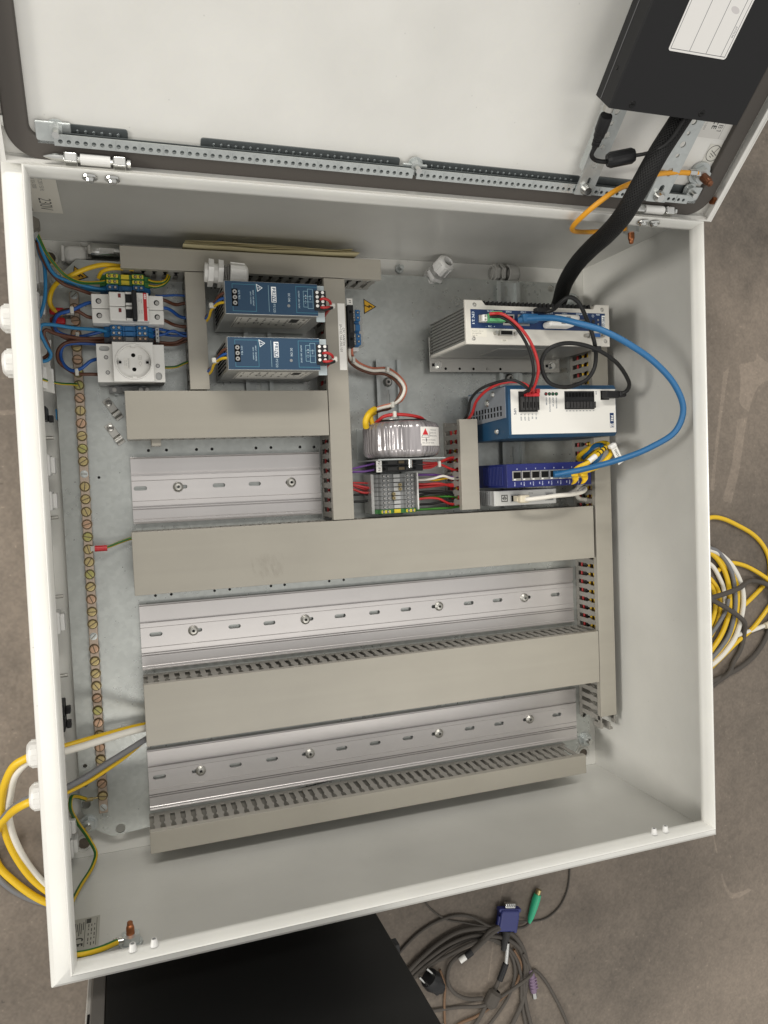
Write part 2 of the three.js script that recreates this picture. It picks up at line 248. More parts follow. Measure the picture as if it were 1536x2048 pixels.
  for (const [x, y] of [[-0.3312, 0.0295], [0.0016, 0.0285], [0.336, 0.0305]]) {
    mesh(merge([cyl(0.0078, 0.0014, 'z', x, y, -0.0098, 20), hex(0.0062, 0.005, 'z', x, y, -0.0068)]), mt.zinc, 'nut', door);
    mesh(cyl(0.0032, 0.0105, 'z', x, y, -0.001, 14, 0.003), mt.chrome, 'stud', door);
  }
  // uprights that carry the display
  const up = (x0, x1, y0, big) => {
    const c = (x0 + x1) / 2, s = shapeOf([[x0, y0], [x1, y0], [x1, 0.40], [x0, 0.40]]);
    s.holes.push(holeSlot(c, y0 + 0.0125, 0.0058, 0.014, 'y'), holeSlot(c, y0 + 0.034, 0.0062, 0.0095, 'y'));
    for (let i = 0; i < 10; i++) s.holes.push(holeC(c, y0 + 0.052 + i * 0.0118, i % 2 ? 0.0034 : 0.0023));
    return mesh(ext(s, 0.0022).translate(0, 0, 0.0015), mt.zinc, 'perforated_upright', door);
  };
  up(0.1835, 0.2045, 0.0195); up(0.2755, 0.3005, 0.0195); mesh(bx(0.1815, 0.1835, 0.045, 0.40, -0.006, 0.0037, 0.0004), mt.zinc, 'upright_flange', door);
  for (const x of [0.194, 0.288]) mesh(lathe([[0, 0.0052], [0.0042, 0.0046], [0.0058, 0.002], [0.0062, 0], [0.0062, -0.002]], 18, 'z', x, 0.027, 0.006), mt.chrome, 'upright_screw', door);
  // earth stud, symbol and rating plate
  mesh(merge([lathe([[0, 0.002], [0.0125, 0.0018], [0.0125, -0.001]], 24, 'z', 0.3395, 0.0495, -0.0125), hex(0.0095, 0.0078, 'z', 0.3395, 0.0495, -0.0065)]), mt.zinc, 'earth_nut', door);
  mesh(lathe([[0.0048, 0], [0.0048, 0.009], [0.0038, 0.013], [0.0034, 0.0135], [0.0034, 0.016], [0.0015, 0.018], [0, 0.018]], 18, 'z', 0.3395, 0.0495, -0.003), M([0.20, 0.085, 0.045], 0.5, 0.8), 'earth_stud', door);
  const stick = (x0, x1, y0, y1, draw, bg, name) => { const t = canvasTex((x1 - x0) * 1000, (y1 - y0) * 1000, 10, draw, bg); return mesh(at(new THREE.PlaneGeometry(x1 - x0, y1 - y0), (x0 + x1) / 2, (y0 + y1) / 2, -0.0142), new THREE.MeshStandardMaterial({ map: t, roughness: 0.5 }), name, door); };
  stick(0.3085, 0.3535, 0.0865, 0.155, (g) => {
    g.save(); g.translate(45, 0); g.rotate(Math.PI / 2); txt(g, 'EBOXP1B1', 26, 15.5, 7.6, '#333', 0, 'left'); txt(g, 'CE', 49, 23.5, 8.5, '#222', 0, 'left', true); txt(g, '24', 37, 22.5, 4.6, '#555'); g.strokeStyle = '#777'; g.lineWidth = 0.3; g.strokeRect(36, 19.5, 8, 5.6);
    txt(g, 'Typ   NTB    631 11603', 28, 35, 3.3, '#666'); txt(g, 'Nennwert   1 / 40kA', 28, 39, 3.3, '#666'); txt(g, 'Strom   1600?'.replace('?', ''), 28, 31, 3.3, '#666'); g.fillStyle = '#777'; g.fillRect(0, 10.2, 68, 0.35); g.restore();
  }, '#c9c7c2', 'rating_plate').userData.label = 'silver rating plate ending in XP1B1 with CE mark';
  stick(0.337, 0.3565, 0.0615, 0.081, (g) => { g.strokeStyle = '#3f3f3c'; g.lineWidth = 0.75; g.beginPath(); g.ellipse(9.7, 9.7, 8.6, 8.6, 0, 0, 7); g.stroke(); g.save(); g.translate(9.7, 9.7); g.rotate(0.5); g.beginPath(); g.moveTo(0, -8); g.lineTo(0, -0.5); g.moveTo(-5, -0.5); g.lineTo(5, -0.5); g.moveTo(-3.4, 2); g.lineTo(3.4, 2); g.moveTo(-1.6, 4.5); g.lineTo(1.6, 4.5); g.stroke(); g.restore(); }, '#d3d1c8', 'earth_symbol');
}
// hinges between box and door
for (const x of [-0.3005, 0.2945]) {
  const y = 0.2706, z = -0.3702, h = new THREE.Group(); h.name = 'hinge'; enc.add(h);
  mesh(lathe([[0.0006, -0.0425], [0.0034, -0.0330], [0.0026, 0.0265], [0.0042, 0.0268], [0.0042, 0.0295], [0, 0.030]], 14, 'x', x, y, z), mt.chrome, 'hinge_pin', h);
  mesh(merge([lathe([[0.0026, -0.0125], [0.0047, -0.0125], [0.0047, 0.0125], [0.0026, 0.0125]], 18, 'x', x, y, z)]), mt.whitePlug, 'bush', h);
  for (const s of [-1, 1]) mesh(bx(x + s * 0.02035 - 0.00585, x + s * 0.02035 + 0.00585, y - 0.008, y + 0.0048, z - 0.0045, z + 0.0050, 0.0018), mt.chrome, 'hinge_bracket', h);
}
// ---------------------------------------------------------------- mounting plate
const plate = thing('mounting_plate', 'galvanised steel mounting plate bolted to the back of the cabinet', 'plate');
{
  const a = -0.3615, b = 0.3555, c = -0.3505, d = 0.3485;
  const s = shapeOf([[a, -(d - 0.037)], [a + 0.006, -(d - 0.028)], [a + 0.014, -(d - 0.012)], [a + 0.034, -d], [a + 0.046, -(d - 0.0035)], [b - 0.05, -d], [b - 0.028, -(d - 0.002)], [b - 0.012, -(d - 0.021)], [b, -(d - 0.034)], [b, -(c + 0.034)], [b - 0.016, -(c + 0.022)], [b - 0.03, -c], [a + 0.03, -c], [a + 0.008, -(c + 0.022)], [a, -(c + 0.034)]]);
  for (const [x, z, r] of [[-0.261, -0.1228, 0.0019], [-0.2397, -0.1228, 0.0019], [-0.2035, -0.1225, 0.0019], [-0.1844, -0.1226, 0.0019], [-0.129, -0.1225, 0.0019], [-0.1097, -0.1226, 0.0019], [-0.0715, -0.1223, 0.0019], [-0.0528, -0.1218, 0.0019], [-0.3197, -0.0919, 0.0017], [-0.3568, -0.3067, 0.0055], [-0.340, -0.3435, 0.005], [0.3097, -0.3422, 0.0052], [-0.3542, 0.2562, 0.0024], [-0.3544, 0.2797, 0.0024], [-0.3556, 0.3036, 0.0054], [-0.3179, 0.3404, 0.0058], [0.3445, 0.289, 0.0052], [-0.262, 0.0565, 0.0017], [-0.243, 0.0565, 0.0017], [-0.19, 0.0565, 0.0017], [-0.171, 0.0565, 0.0017], [-0.118, 0.0565, 0.0017], [-0.10, 0.0565, 0.0017], [-0.04, 0.0565, 0.0017], [-0.02, 0.0565, 0.0017]]) s.holes.push(holeC(x, -z, r));
  mesh(plan(s, 0.0020, 0.0202), mt.galv, 'plate', plate);
  mesh(merge([bx(a, a + 0.0018, 0.006, 0.0200, c + 0.04, d - 0.04, 0), bx(b - 0.0018, b, 0.006, 0.0200, c + 0.04, d - 0.04, 0)]), mt.galv, 'folded_edge', plate);
  mesh(merge([bx(-0.337, -0.3355, 0.0222, 0.0226, -0.34, 0.33, 0), bx(0.338, 0.3392, 0.0222, 0.0226, -0.33, 0.26, 0)]), mt.zinc, 'fold_line', plate);
  for (const [x, z] of [[-0.354, 0.3275], [0.3455, 0.3275], [0.344, -0.326], [-0.352, -0.327]]) {
    const n = new THREE.Group(); n.name = 'fixing_nut'; n.position.set(x, 0.0223, z); plate.add(n);
    mesh(merge([cyl(0.0105, 0.0016, 'y', 0, 0.0008, 0, 24), hex(0.0082, 0.0066, 'y', 0, 0.005, 0)]), mt.zinc, 'nut', n);
    mesh(lathe([[0.0038, 0], [0.0038, 0.014], [0.003, 0.0152], [0, 0.0154]], 14, 'y', 0, 0.0, 0), mt.chrome, 'stud', n); mesh(cyl(0.0042, 0.022, 'y', 0, -0.0112, 0, 12), mt.zinc, 'stand_off', n);
  }
  const st = mesh(merge([cyl(0.0062, 0.004, 'y', -0.0975, 0.0022, -0.3645, 6), cyl(0.003, 0.014, 'y', -0.0975, 0.007, -0.3645)]), mt.zinc, 'back_nut', enc); st.position.set(0.181, 0.0, 0);
}
// warning triangles on the plate
for (const [x, z, r, turn, lab] of [[0.0295, -0.3072, 0.0118, -90, 'yellow triangular shock warning sticker beside the fuse carrier'], [-0.330, -0.3322, 0.0118, -100, 'yellow triangular shock warning sticker under the earth wire near the hinge']]) {
  const t = thing('warning_sticker', lab, 'sticker', undefined, [x, 0.0223, z]); t.rotation.y = turn * Math.PI / 180;
  const tri = (k) => shapeOf([0, 1, 2].map((i) => { const q = Math.PI / 2 + i * 2.0944; return [Math.cos(q) * r * k, Math.sin(q) * r * k]; }));
  mesh(plan(tri(1.0), 0.0002, 0), mt.black, 'border', t); mesh(plan(tri(0.82), 0.0002, 0.0002), M([0.72, 0.40, 0.02], 0.5), 'field', t);
  mesh(plan(shapeOf([[0.0002, 0.006], [-0.0024, 0.0008], [0.0002, 0.0008], [-0.0014, -0.0036], [-0.0024, -0.0032], [-0.0006, -0.0055], [0.0004, -0.0030], [-0.0004, -0.0032], [0.0024, 0.0022], [0, 0.0022], [0.0018, 0.006]]), 0.0002, 0.0004), mt.black, 'bolt_symbol', t);
}
// ---------------------------------------------------------------- wide aluminium rails
function wideRail(x0, x1, z0, z1, slots, screws, label) {
  const t = thing('mounting_rail', label, 'rail'), w = z1 - z0, b = 0.0223, zf = (f) => z0 + f * w;
  const pr = (pts) => pts.map(([f, h]) => [zf(f), b + h * 0.55]);
  const up = pr([[0, 0], [0, 0.0122], [0.014, 0.0126], [0.03, 0.0106], [0.245, 0.0106], [0.25, 0.0052], [0.282, 0.0052], [0.287, 0.0112], [0.352, 0.0112], [0.362, 0.0096], [0.38, 0.0096], [0.38, 0]]);
  const dn = pr([[0.64, 0], [0.64, 0.0096], [0.655, 0.0096], [0.665, 0.0112], [0.735, 0.0112], [0.74, 0.0052], [0.752, 0.0052], [0.757, 0.0092], [0.772, 0.0092], [0.777, 0.0052], [0.785, 0.0052], [0.79, 0.0106], [0.93, 0.0106], [0.935, 0.0096], [0.945, 0.0106], [0.97, 0.0106], [0.986, 0.0126], [1, 0.0122], [1, 0]]);
  mesh(merge([alongX(up, x0, x1), alongX(dn, x0, x1)]), mt.alu, 'flange', t);
  const s = P(x0, x1, zf(0.38), zf(0.64)), zc = (z0 + z1) / 2 - 0.0025;
  for (const x of slots) s.holes.push(holeSlot(x, -zc, 0.0155, 0.0052));
  for (const [x, k] of screws) s.holes.push(holeSlot(x + k * 0.0045, -zc, 0.0130, 0.0048));
  mesh(plan(s, 0.0022, b + 0.0030), mt.alu, 'web', t);
  for (const [x] of screws) mesh(merge([lathe([[0.0014, 0.0026], [0.0018, 0.0042], [0.0040, 0.0038], [0.0062, 0.0016], [0.0064, 0]], 20, 'y', x, b + 0.0052, zc)]), mt.satin, 'fixing_screw', t);
}
wideRail(-0.283, -0.0475, -0.115, -0.0335, [-0.273, -0.1786, -0.1336], [[-0.2284, 1], [-0.0864, -0.2]], 'short pale aluminium mounting rail left of the narrow upright duct');
wideRail(-0.282, 0.3290, 0.0655, 0.1465, [-0.264, -0.1678, -0.1231, -0.0284, 0.0198, 0.065, 0.1595, 0.2048, 0.2991], [[-0.2191, 1], [-0.0758, 1], [0.1138, -1], [0.2473, 1]], 'long pale aluminium mounting rail between the two broad duct lids');
wideRail(-0.282, 0.3285, 0.2465, 0.3225, [-0.2689, -0.1751, -0.1281, -0.034, 0.0131, 0.0608, 0.1544, 0.2008, 0.2958], [[-0.2187, -1], [-0.0777, -1], [0.1069, -1], [0.2501, -1]], 'long pale aluminium mounting rail above the slotted duct at the cabinet foot');
// ---------------------------------------------------------------- top-hat rails (run along z)
function hatRail(x, z0, z1, label, slots, screws) {
  const t = thing('hat_rail', label, 'rail'), b = 0.0223, e = 0.001, q = (pts) => pts.map(([a, h]) => [x + a, b + h]);
  for (const s of [-1, 1]) mesh(alongZ(q([[s * 0.0105, 0], [s * 0.0135, 0], [s * 0.0135, 0.0065], [s * 0.0175, 0.0065], [s * 0.0175, 0.0075], [s * 0.0125, 0.0075], [s * 0.0125, e], [s * 0.0105, e]]), z0, z1), mt.zinc, 'rail_flange', t);
  const s = P(x - 0.0105, x + 0.0105, z0, z1); for (const z of slots) s.holes.push(holeSlot(x, -z, 0.0052, 0.015, 'y')); for (const [z, r] of screws) if (r < 0) s.holes.push(holeC(x, -z, -r));
  mesh(plan(s, e, b), mt.zinc, 'web', t);
  for (const [z, r] of screws) if (r > 0) mesh(lathe([[0.0014, 0.0024], [0.002, 0.0044], [0.0042, 0.004], [0.0064, 0.0014], [0.0066, 0]], 18, 'y', x, b + e, z), mt.steel, 'fixing_screw', t);
}
hatRail(0.0527, -0.2360, -0.0275, 'zinc top hat rail behind the ring transformer', [-0.184, -0.158], [[-0.2065, 1], [-0.194, -0.0022]]);
hatRail(0.2370, -0.3470, -0.0275, 'zinc top hat rail behind the computer and the switch', [-0.335, -0.108, -0.098], [[-0.2125, 1]]);
hatRail(-0.1215, -0.3250, -0.1925, 'zinc top hat rail under the two blue power supplies', [-0.20], [[-0.256, 1]]);
hatRail(-0.2790, -0.3260, -0.1895, 'zinc top hat rail under the breaker and the socket', [], []);
// ---------------------------------------------------------------- slotted cable ducts
const fingerG = (h) => { const w = 0.0032, b = 0.0046, q = h * 0.56; return ext(shapeOf([[-w, 0], [w, 0], [w, q - 0.004], [b, q - 0.0015], [b, q + 0.0025], [w, q + 0.005], [w, h], [-w, h], [-w, q + 0.005], [-b, q + 0.0025], [-b, q - 0.0015], [-w, q - 0.004]]), 0.0014).translate(0, 0, -0.0007); };
const FH = 0.047, fingerX = fingerG(FH), fingerZ = fingerX.clone().rotateY(Math.PI / 2);
function duct(label, axis, a0, a1, c0, c1, o = {}) {
  const t = thing('cable_duct', label, 'duct', undefined), b = 0.0223, top = 0.0800, pitch = 0.0125;
  const box = (x0, x1, y0, y1, z0, z1, r) => (axis === 'x' ? bx(x0, x1, y0, y1, z0, z1, r) : bx(z0, z1, y0, y1, x0, x1, r));
  const w = 0.0014, i0 = c0 + 0.0012, i1 = c1 - 0.0012, e0 = a0 + (o.in0 ?? 0.001), e1 = a1 - (o.in1 ?? 0.001);
  mesh(merge([box(e0, e1, b, b + 0.0015, i0, i1, 0), box(e0, e1, b + 0.0015, b + 0.0065, i0, i0 + w, 0), box(e0, e1, b + 0.0015, b + 0.0065, i1 - w, i1, 0), box(e0, e1, top - 0.0105, top - 0.0022, i0, i0 + w, 0), box(e0, e1, top - 0.0105, top - 0.0022, i1 - w, i1, 0)]), mt.duct, 'trough', t);
  const n = Math.floor((e1 - e0 - 0.006) / pitch) + 1, s0 = (e0 + e1 - (n - 1) * pitch) / 2;
  for (let i = 0; i < n; i++) for (const c of [i0 + w / 2, i1 - w / 2]) {
    const m = mesh(axis === 'x' ? fingerX : fingerZ, mt.duct, 'slat', t); const s = s0 + i * pitch;
    axis === 'x' ? m.position.set(s, b + 0.0062, c) : m.position.set(c, b + 0.0062, s);
  }
  if (o.cover !== 0) mesh(merge([box(a0, a1, top - 0.0018, top, c0, c1, 0.0006), box(a0, a1, top - 0.0085, top - 0.0018, c0, c0 + 0.0011, 0), box(a0, a1, top - 0.0085, top - 0.0018, c1 - 0.0011, c1, 0)]), mt.cover, 'lid', t);
  return t;
}
duct('narrow grey duct along the hinge side with folded paper tucked behind', 'x', -0.2825, 0.0300, -0.3530, -0.3280);
duct('short narrow upright grey duct between breaker and blue power supplies', 'z', -0.3270, -0.1905, -0.2120, -0.1895);
duct('long narrow upright grey duct carrying a white printed label', 'z', -0.3270, -0.0275, -0.0455, -0.0185);
duct('short broad grey duct with clean lid below the power supplies', 'x', -0.2855, -0.0465, -0.1890, -0.1335);
duct('broad grey duct with smudged lid across the cabinet middle', 'x', -0.2865, 0.3325, -0.0265, 0.0470);
duct('broad grey duct with lid between the two long aluminium rails', 'x', -0.2825, 0.3355, 0.1520, 0.2250);
duct('narrow grey slotted duct at the foot of the cabinet', 'x', -0.2845, 0.3095, 0.3270, 0.3530);
const ductR = duct('longest narrow upright grey duct beside the cabinet side wall', 'z', -0.3050, 0.2760, 0.3365, 0.3625, { in1: -0.012 });
duct('short narrow upright grey duct between ring transformer and network switch', 'z', -0.1510, -0.0310, 0.1310, 0.1570);
mesh(merge([bx(0.3395, 0.3445, 0.055, 0.0735, 0.288, 0.296, 0.001), bx(0.3535, 0.3565, 0.055, 0.0735, 0.288, 0.299, 0.0008), bx(0.3545, 0.3605, 0.055, 0.0735, 0.2955, 0.299, 0.0012)]), mt.duct, 'end_clip', ductR);
mesh(bx(-0.2590, -0.2480, 0.055, 0.0735, -0.1345, -0.1255, 0.001), mt.cover, 'end_tab', scene.getObjectByName('cable_duct_003'));
{ // thumb smudges on the broad lid
  const W = 60, t = canvasTex(W, 40, 8, (g) => { for (let i = 0; i < 90; i++) { const k = hash(i, 3, 8); g.save(); g.translate(12 + 26 * hash(i, 1, 8) + (i % 3) * 6, 8 + 24 * hash(i, 2, 8)); g.rotate(0.9 + 0.5 * k); g.fillStyle = `rgba(60,60,60,${0.05 + 0.10 * k})`; g.beginPath(); g.ellipse(0, 0, 1.5 + 5 * k, 0.7 + 1.6 * hash(i, 4, 8), 0, 0, 7); g.fill(); g.restore(); } }, '#000'); t.colorSpace = THREE.NoColorSpace;
  const m = M([0.20, 0.175, 0.14], 0.55, 0, { alphaMap: t, transparent: true }); mesh(new THREE.PlaneGeometry(0.060, 0.040).rotateX(-Math.PI / 2).translate(-0.132, 0.0802, 0.024), m, 'smudge', scene.getObjectByName('cable_duct_004'));
}
// ---------------------------------------------------------------- label on the narrow upright duct
{
  const t = sheet(-0.0292, -0.0200, -0.2965, -0.2142, 0.0801, 0.0002, (g) => { txt(g, 'CPC SANTEN', 6.5, 41, 3.9, '#2a2a2c', 90, 'center'); txt(g, 'IP=192.168.250.101', 2.6, 43, 3.9, '#2a2a2c', 90, 'center'); }, '#f6f4ee', 'printed_label', undefined, 16);
  tag(t, 'white strip label reading CPC SANTEN on the narrow duct lid', 'label');
}
// ---------------------------------------------------------------- earth bar with its screws
{
  const t = thing('earth_bar', 'long copper earth bar set with a row of brass screws', 'bar');
  mesh(bx(-0.3408, -0.3305, 0.0300, 0.0335, -0.3095, 0.3135, 0.0008), mt.bar, 'bar', t);
  for (const z of [-0.305, 0.0, 0.305]) mesh(bx(-0.3398, -0.3315, 0.0223, 0.0300, z - 0.006, z + 0.006, 0.0005), mt.greyDark, 'support', t);
  const head = lathe([[0, 0.0034], [0.0036, 0.0034], [0.0046, 0.0026], [0.0048, 0], [0.0062, -0.0001], [0.0062, -0.0006]], 18, 'y'), washer = lathe([[0.0049, 0.0006], [0.0060, 0.0005], [0.0060, 0]], 18), slot = new THREE.BoxGeometry(0.0092, 0.0006, 0.0011);
  const zs = []; for (let i = 0; i < 42; i++) zs.push(-0.3055 + i * 0.01493);
  zs.forEach((z, i) => {
    const zinc = i === 0 || i === 41 || i === 14 || i === 27, m = zinc ? mt.zinc : [mt.brass, mt.brass, mt.brass3, mt.brass2][Math.floor(rnd() * 4)], h = mesh(head, m, 'screw', t); h.position.set(-0.3357, 0.0336, z); if (zinc) h.scale.setScalar(0.72);
    const s = mesh(slot, mt.darkBrass, 'screw_slot', h); s.position.set(0, 0.0032, 0); s.rotation.y = rnd() * 3.14;
    if (!zinc) mesh(washer, mt.darkBrass, 'washer', h);
  });
}
// ---------------------------------------------------------------- rail terminals
function terminalProto(name, label, group, mats, w, span, top, brass) {   // w = thickness along z
  const t = thing(name, label, 'terminal', group), h = top - 0.0298, s = span / 2;
  const prof = [[-s, 0], [s, 0], [s, h * 0.62], [s - 0.006, h * 0.74], [s - 0.007, h * 0.93], [s - 0.0085, h], [s - 0.0195, h], [s - 0.021, h * 0.86], [-s + 0.021, h * 0.86], [-s + 0.0195, h], [-s + 0.0085, h], [-s + 0.007, h * 0.93], [-s + 0.006, h * 0.74], [-s, h * 0.62]];
  mesh(boxUV(ext(shapeOf(prof), w - 0.0006).translate(0, 0.0298, -w / 2 + 0.0003)), mats[0], 'housing', t);
  if (mats[1]) mesh(merge([-1, 1].map((k) => bx(k * (s - 0.014) - 0.0062, k * (s - 0.014) + 0.0062, top, top + 0.0004, -w * 0.28, w * 0.3, 0))), mats[1], 'stripe', t);
  for (const k of [-1, 1]) for (const q of [0.0108, 0.0166]) {
    const sc = mesh(cyl(0.0019, 0.0008, 'y', k * (s - q), top + 0.0003, 0, 10), mt.black, 'clamp_hole', t); mesh(cyl(0.0014, 0.0005, 'y', k * (s - q) + 0.0002, top + 0.0008, 0, 8), brass ?? mt.steel, 'clamp_screw', sc);
  }
  mesh(bx(-0.0045, 0.0045, 0.0298 + h * 0.86, 0.0298 + h * 0.92, -w * 0.4, w * 0.4, 0.0004), mats[2] ?? mt.greyLight, 'marker', t);
  return t;
}
function copyThing(o, x, y, z, label) { const c = o.clone(); c.name = numbered(o.name.replace(/_\d{3}$/, '')); c.userData = { ...o.userData }; if (label) c.userData.label = label; c.position.set(x, y, z); scene.add(c); return c; }
const WG = 'grey terminals under the ring transformer';
const tg = terminalProto('rail_terminal', 'grey rail terminal in the column below the ring transformer', WG, [mt.grey, null, mt.greyLight], 0.0057, 0.060, 0.0690);
tg.position.set(0.0452, 0, -0.0797); for (let i = 1; i < 8; i++) copyThing(tg, 0.0452, 0, -0.0797 + i * 0.00572);
const tpe = terminalProto('earth_terminal', 'yellow and green earth terminal below the grey terminal column', undefined, [mt.greenTerm, mt.yellowTerm, mt.yellowTerm], 0.0062, 0.062, 0.0680); tpe.position.set(0.0452, 0, -0.0337);
{
  const e = thing('end_bracket', 'clear plastic end bracket strip at the side of the grey terminals', 'bracket'); mesh(bx(0.0110, 0.0150, 0.0300, 0.062, -0.083, -0.0310, 0.0006), mt.clear, 'strip', e); mesh(bx(0.0755, 0.0778, 0.0300, 0.060, -0.083, -0.034, 0.0005), mt.label, 'marker_strip', e);
  for (const [x, z] of [[0.0488, -0.068], [0.0488, -0.0625], [0.0398, -0.0565], [0.0398, -0.0510]]) { const c = thing('jumper_screw', 'small brass cross connection screw between grey terminals', 'screw', 'cross connection screws in the terminal column'); mesh(cyl(0.0021, 0.005, 'y', x, 0.0668, z, 10), mt.brass, 'head', c); mesh(cyl(0.0012, 0.0006, 'y', x, 0.0695, z, 8), mt.darkBrass, 'slot', c); }
  for (const [i, z] of [[0, -0.0972], [1, -0.0890]]) {
    const f = thing('fuse_terminal', i ? 'black fuse terminal with white tag next to the grey terminals' : 'black fuse terminal with white tag next to the transformer', 'terminal');
    mesh(bx(0.0165, 0.0760, 0.0298, 0.0830, z - 0.0039, z + 0.0039, 0.0008), mt.black, 'carrier', f); mesh(bx(0.0270, 0.0400, 0.0830, 0.0848, z - 0.0022, z + 0.0022, 0.0005), mt.dark, 'grip', f); mesh(bx(0.0520, 0.0600, 0.0830, 0.0846, z - 0.0022, z + 0.0022, 0.0005), mt.dark, 'grip', f);
    mesh(bx(0.0425, 0.0500, 0.0830, 0.0838, z - 0.0017, z + 0.0017, 0), mt.darkBrass, 'fuse_window', f); for (const x of [0.0225, 0.0640]) mesh(cyl(0.0020, 0.0008, 'y', x, 0.0832, z, 12), mt.hole, 'screw_hole', f);
    sheet(0.0118, 0.0192, z - 0.0039, z + 0.0039, 0.0840, 0.0005, (g) => txt(g, i ? 'F1' : 'F2', 3.7, 4, 4.2, '#222', 90, 'center', true), '#e6e4de', 'tag', f, 20);
  }
}
// terminals above and below the breaker
{
  const PE = 'earth terminals above the breaker', a = terminalProto('earth_terminal', 'yellow and green earth terminal above the breaker', PE, [mt.greenTerm, mt.yellowTerm, mt.yellowTerm], 0.0064, 0.0560, 0.0640, mt.brass);
  a.position.set(-0.2780, 0, -0.3225); copyThing(a, -0.2780, 0, -0.3160);
  const b = terminalProto('blue_terminal', 'blue rail terminal between earth terminals and breaker', undefined, [mt.blueTerm, null, mt.blueTerm], 0.0062, 0.0560, 0.0640); b.position.set(-0.2780, 0, -0.3095);
  const c = copyThing(b, -0.2765, 0, -0.2634, 'blue rail terminal between breaker and socket'); c.userData.group = 'blue terminals between breaker and socket'; copyThing(c, -0.2765, 0, -0.2572);
  const d = terminalProto('rail_terminal', 'dark grey rail terminal between breaker and socket', 'dark grey terminals between breaker and socket', [mt.greyDark, null, mt.grey], 0.0060, 0.0560, 0.0640, mt.brass2); d.position.set(-0.2765, 0, -0.2510);
  const e = thing('end_cover', 'grey end cover beside the blue and dark grey terminals', 'cover'); mesh(bx(-0.2470, -0.2430, 0.0300, 0.058, -0.2660, -0.2485, 0.0005), mt.greyLight, 'cover', e); for (const z of [-0.263, -0.258, -0.2535]) mesh(cyl(0.0008, 0.0006, 'y', -0.245, 0.0582, z, 8), mt.hole, 'hole', e);
  const k = thing('end_clamp', 'grey screw end clamp under the white socket', 'clamp'); mesh(merge([bx(-0.3025, -0.2560, 0.0300, 0.0385, -0.1985, -0.1915, 0.0006), bx(-0.2880, -0.2700, 0.0385, 0.0425, -0.1980, -0.1920, 0.0006)]), mt.grey, 'body', k); for (const x of [-0.2965, -0.2665, -0.2590]) { mesh(cyl(0.0026, 0.0008, 'y', x, 0.0388, -0.195, 14), mt.steel, 'screw', k); }
}
// fuse carrier beyond the labelled duct: terminals stacked along x
{
  const f = thing('fuse_carrier', 'black fuse carrier with white tag against the labelled duct', 'fuse');
  mesh(bx(-0.0148, -0.0068, 0.0300, 0.0740, -0.2965, -0.2440, 0.0008), mt.black, 'body', f); for (const z of [-0.288, -0.254]) mesh(cyl(0.0018, 0.0008, 'y', -0.0108, 0.0742, z, 10), mt.hole, 'screw_hole', f); mesh(bx(-0.0125, -0.0090, 0.0740, 0.0752, -0.278, -0.262, 0.0003), mt.dark, 'grip', f);
  sheet(-0.0150, -0.0075, -0.3045, -0.2968, 0.0735, 0.0005, (g) => txt(g, 'F1', 3.7, 4, 4, '#222', 90, 'center', true), '#e6e4de', 'tag', f, 20);
  for (const [x0, x1, m, lab] of [[-0.0066, -0.0022, mt.grey, 'slim grey terminal beside the black fuse carrier'], [-0.0020, 0.0042, mt.blueTerm, 'blue terminal two places from the black fuse carrier']]) {
    const t = thing('rail_terminal', lab, 'terminal'); mesh(merge([bx(x0, x1, 0.0300, 0.0600, -0.2940, -0.2475, 0.0005), bx(x0, x1, 0.0600, 0.0660, -0.2925, -0.2785, 0.0005), bx(x0, x1, 0.0600, 0.0660, -0.2625, -0.2485, 0.0005), bx(x0 - 0, x1, 0.0600, 0.0645, -0.2745, -0.2665, 0.0005)]), m, 'housing', t);
    for (const z of [-0.2890, -0.2825, -0.2590, -0.2525]) { const h = mesh(cyl(0.0017, 0.0006, 'y', (x0 + x1) / 2, 0.0662, z, 10), mt.black, 'clamp_hole', t); mesh(cyl(0.0012, 0.0004, 'y', (x0 + x1) / 2, 0.0666, z, 8), mt.steel, 'clamp_screw', h); }
  }
  const e = thing('end_bracket', 'clear plastic end bracket with screw beside the blue terminal', 'bracket'); mesh(merge([bx(0.0050, 0.0105, 0.0300, 0.054, -0.2875, -0.2500, 0.0008), bx(0.0105, 0.0145, 0.0300, 0.046, -0.2860, -0.2800, 0.0008), bx(0.0105, 0.0145, 0.0300, 0.046, -0.2560, -0.2500, 0.0008)]), mt.clear, 'body', e); mesh(cyl(0.0032, 0.002, 'y', 0.0082, 0.055, -0.2650, 14), mt.steel, 'screw', e); mesh(bx(-0.0060, 0.0040, 0.0300, 0.056, -0.2470, -0.2420, 0.0006), mt.whitePlug, 'end_piece', e);
  const r = thing('rail_stub', 'short zinc rail stub under the black fuse carrier', 'rail'); mesh(bx(-0.0165, 0.0150, 0.0223, 0.0298, -0.2880, -0.2530, 0.0005), mt.zinc, 'web', r);
}
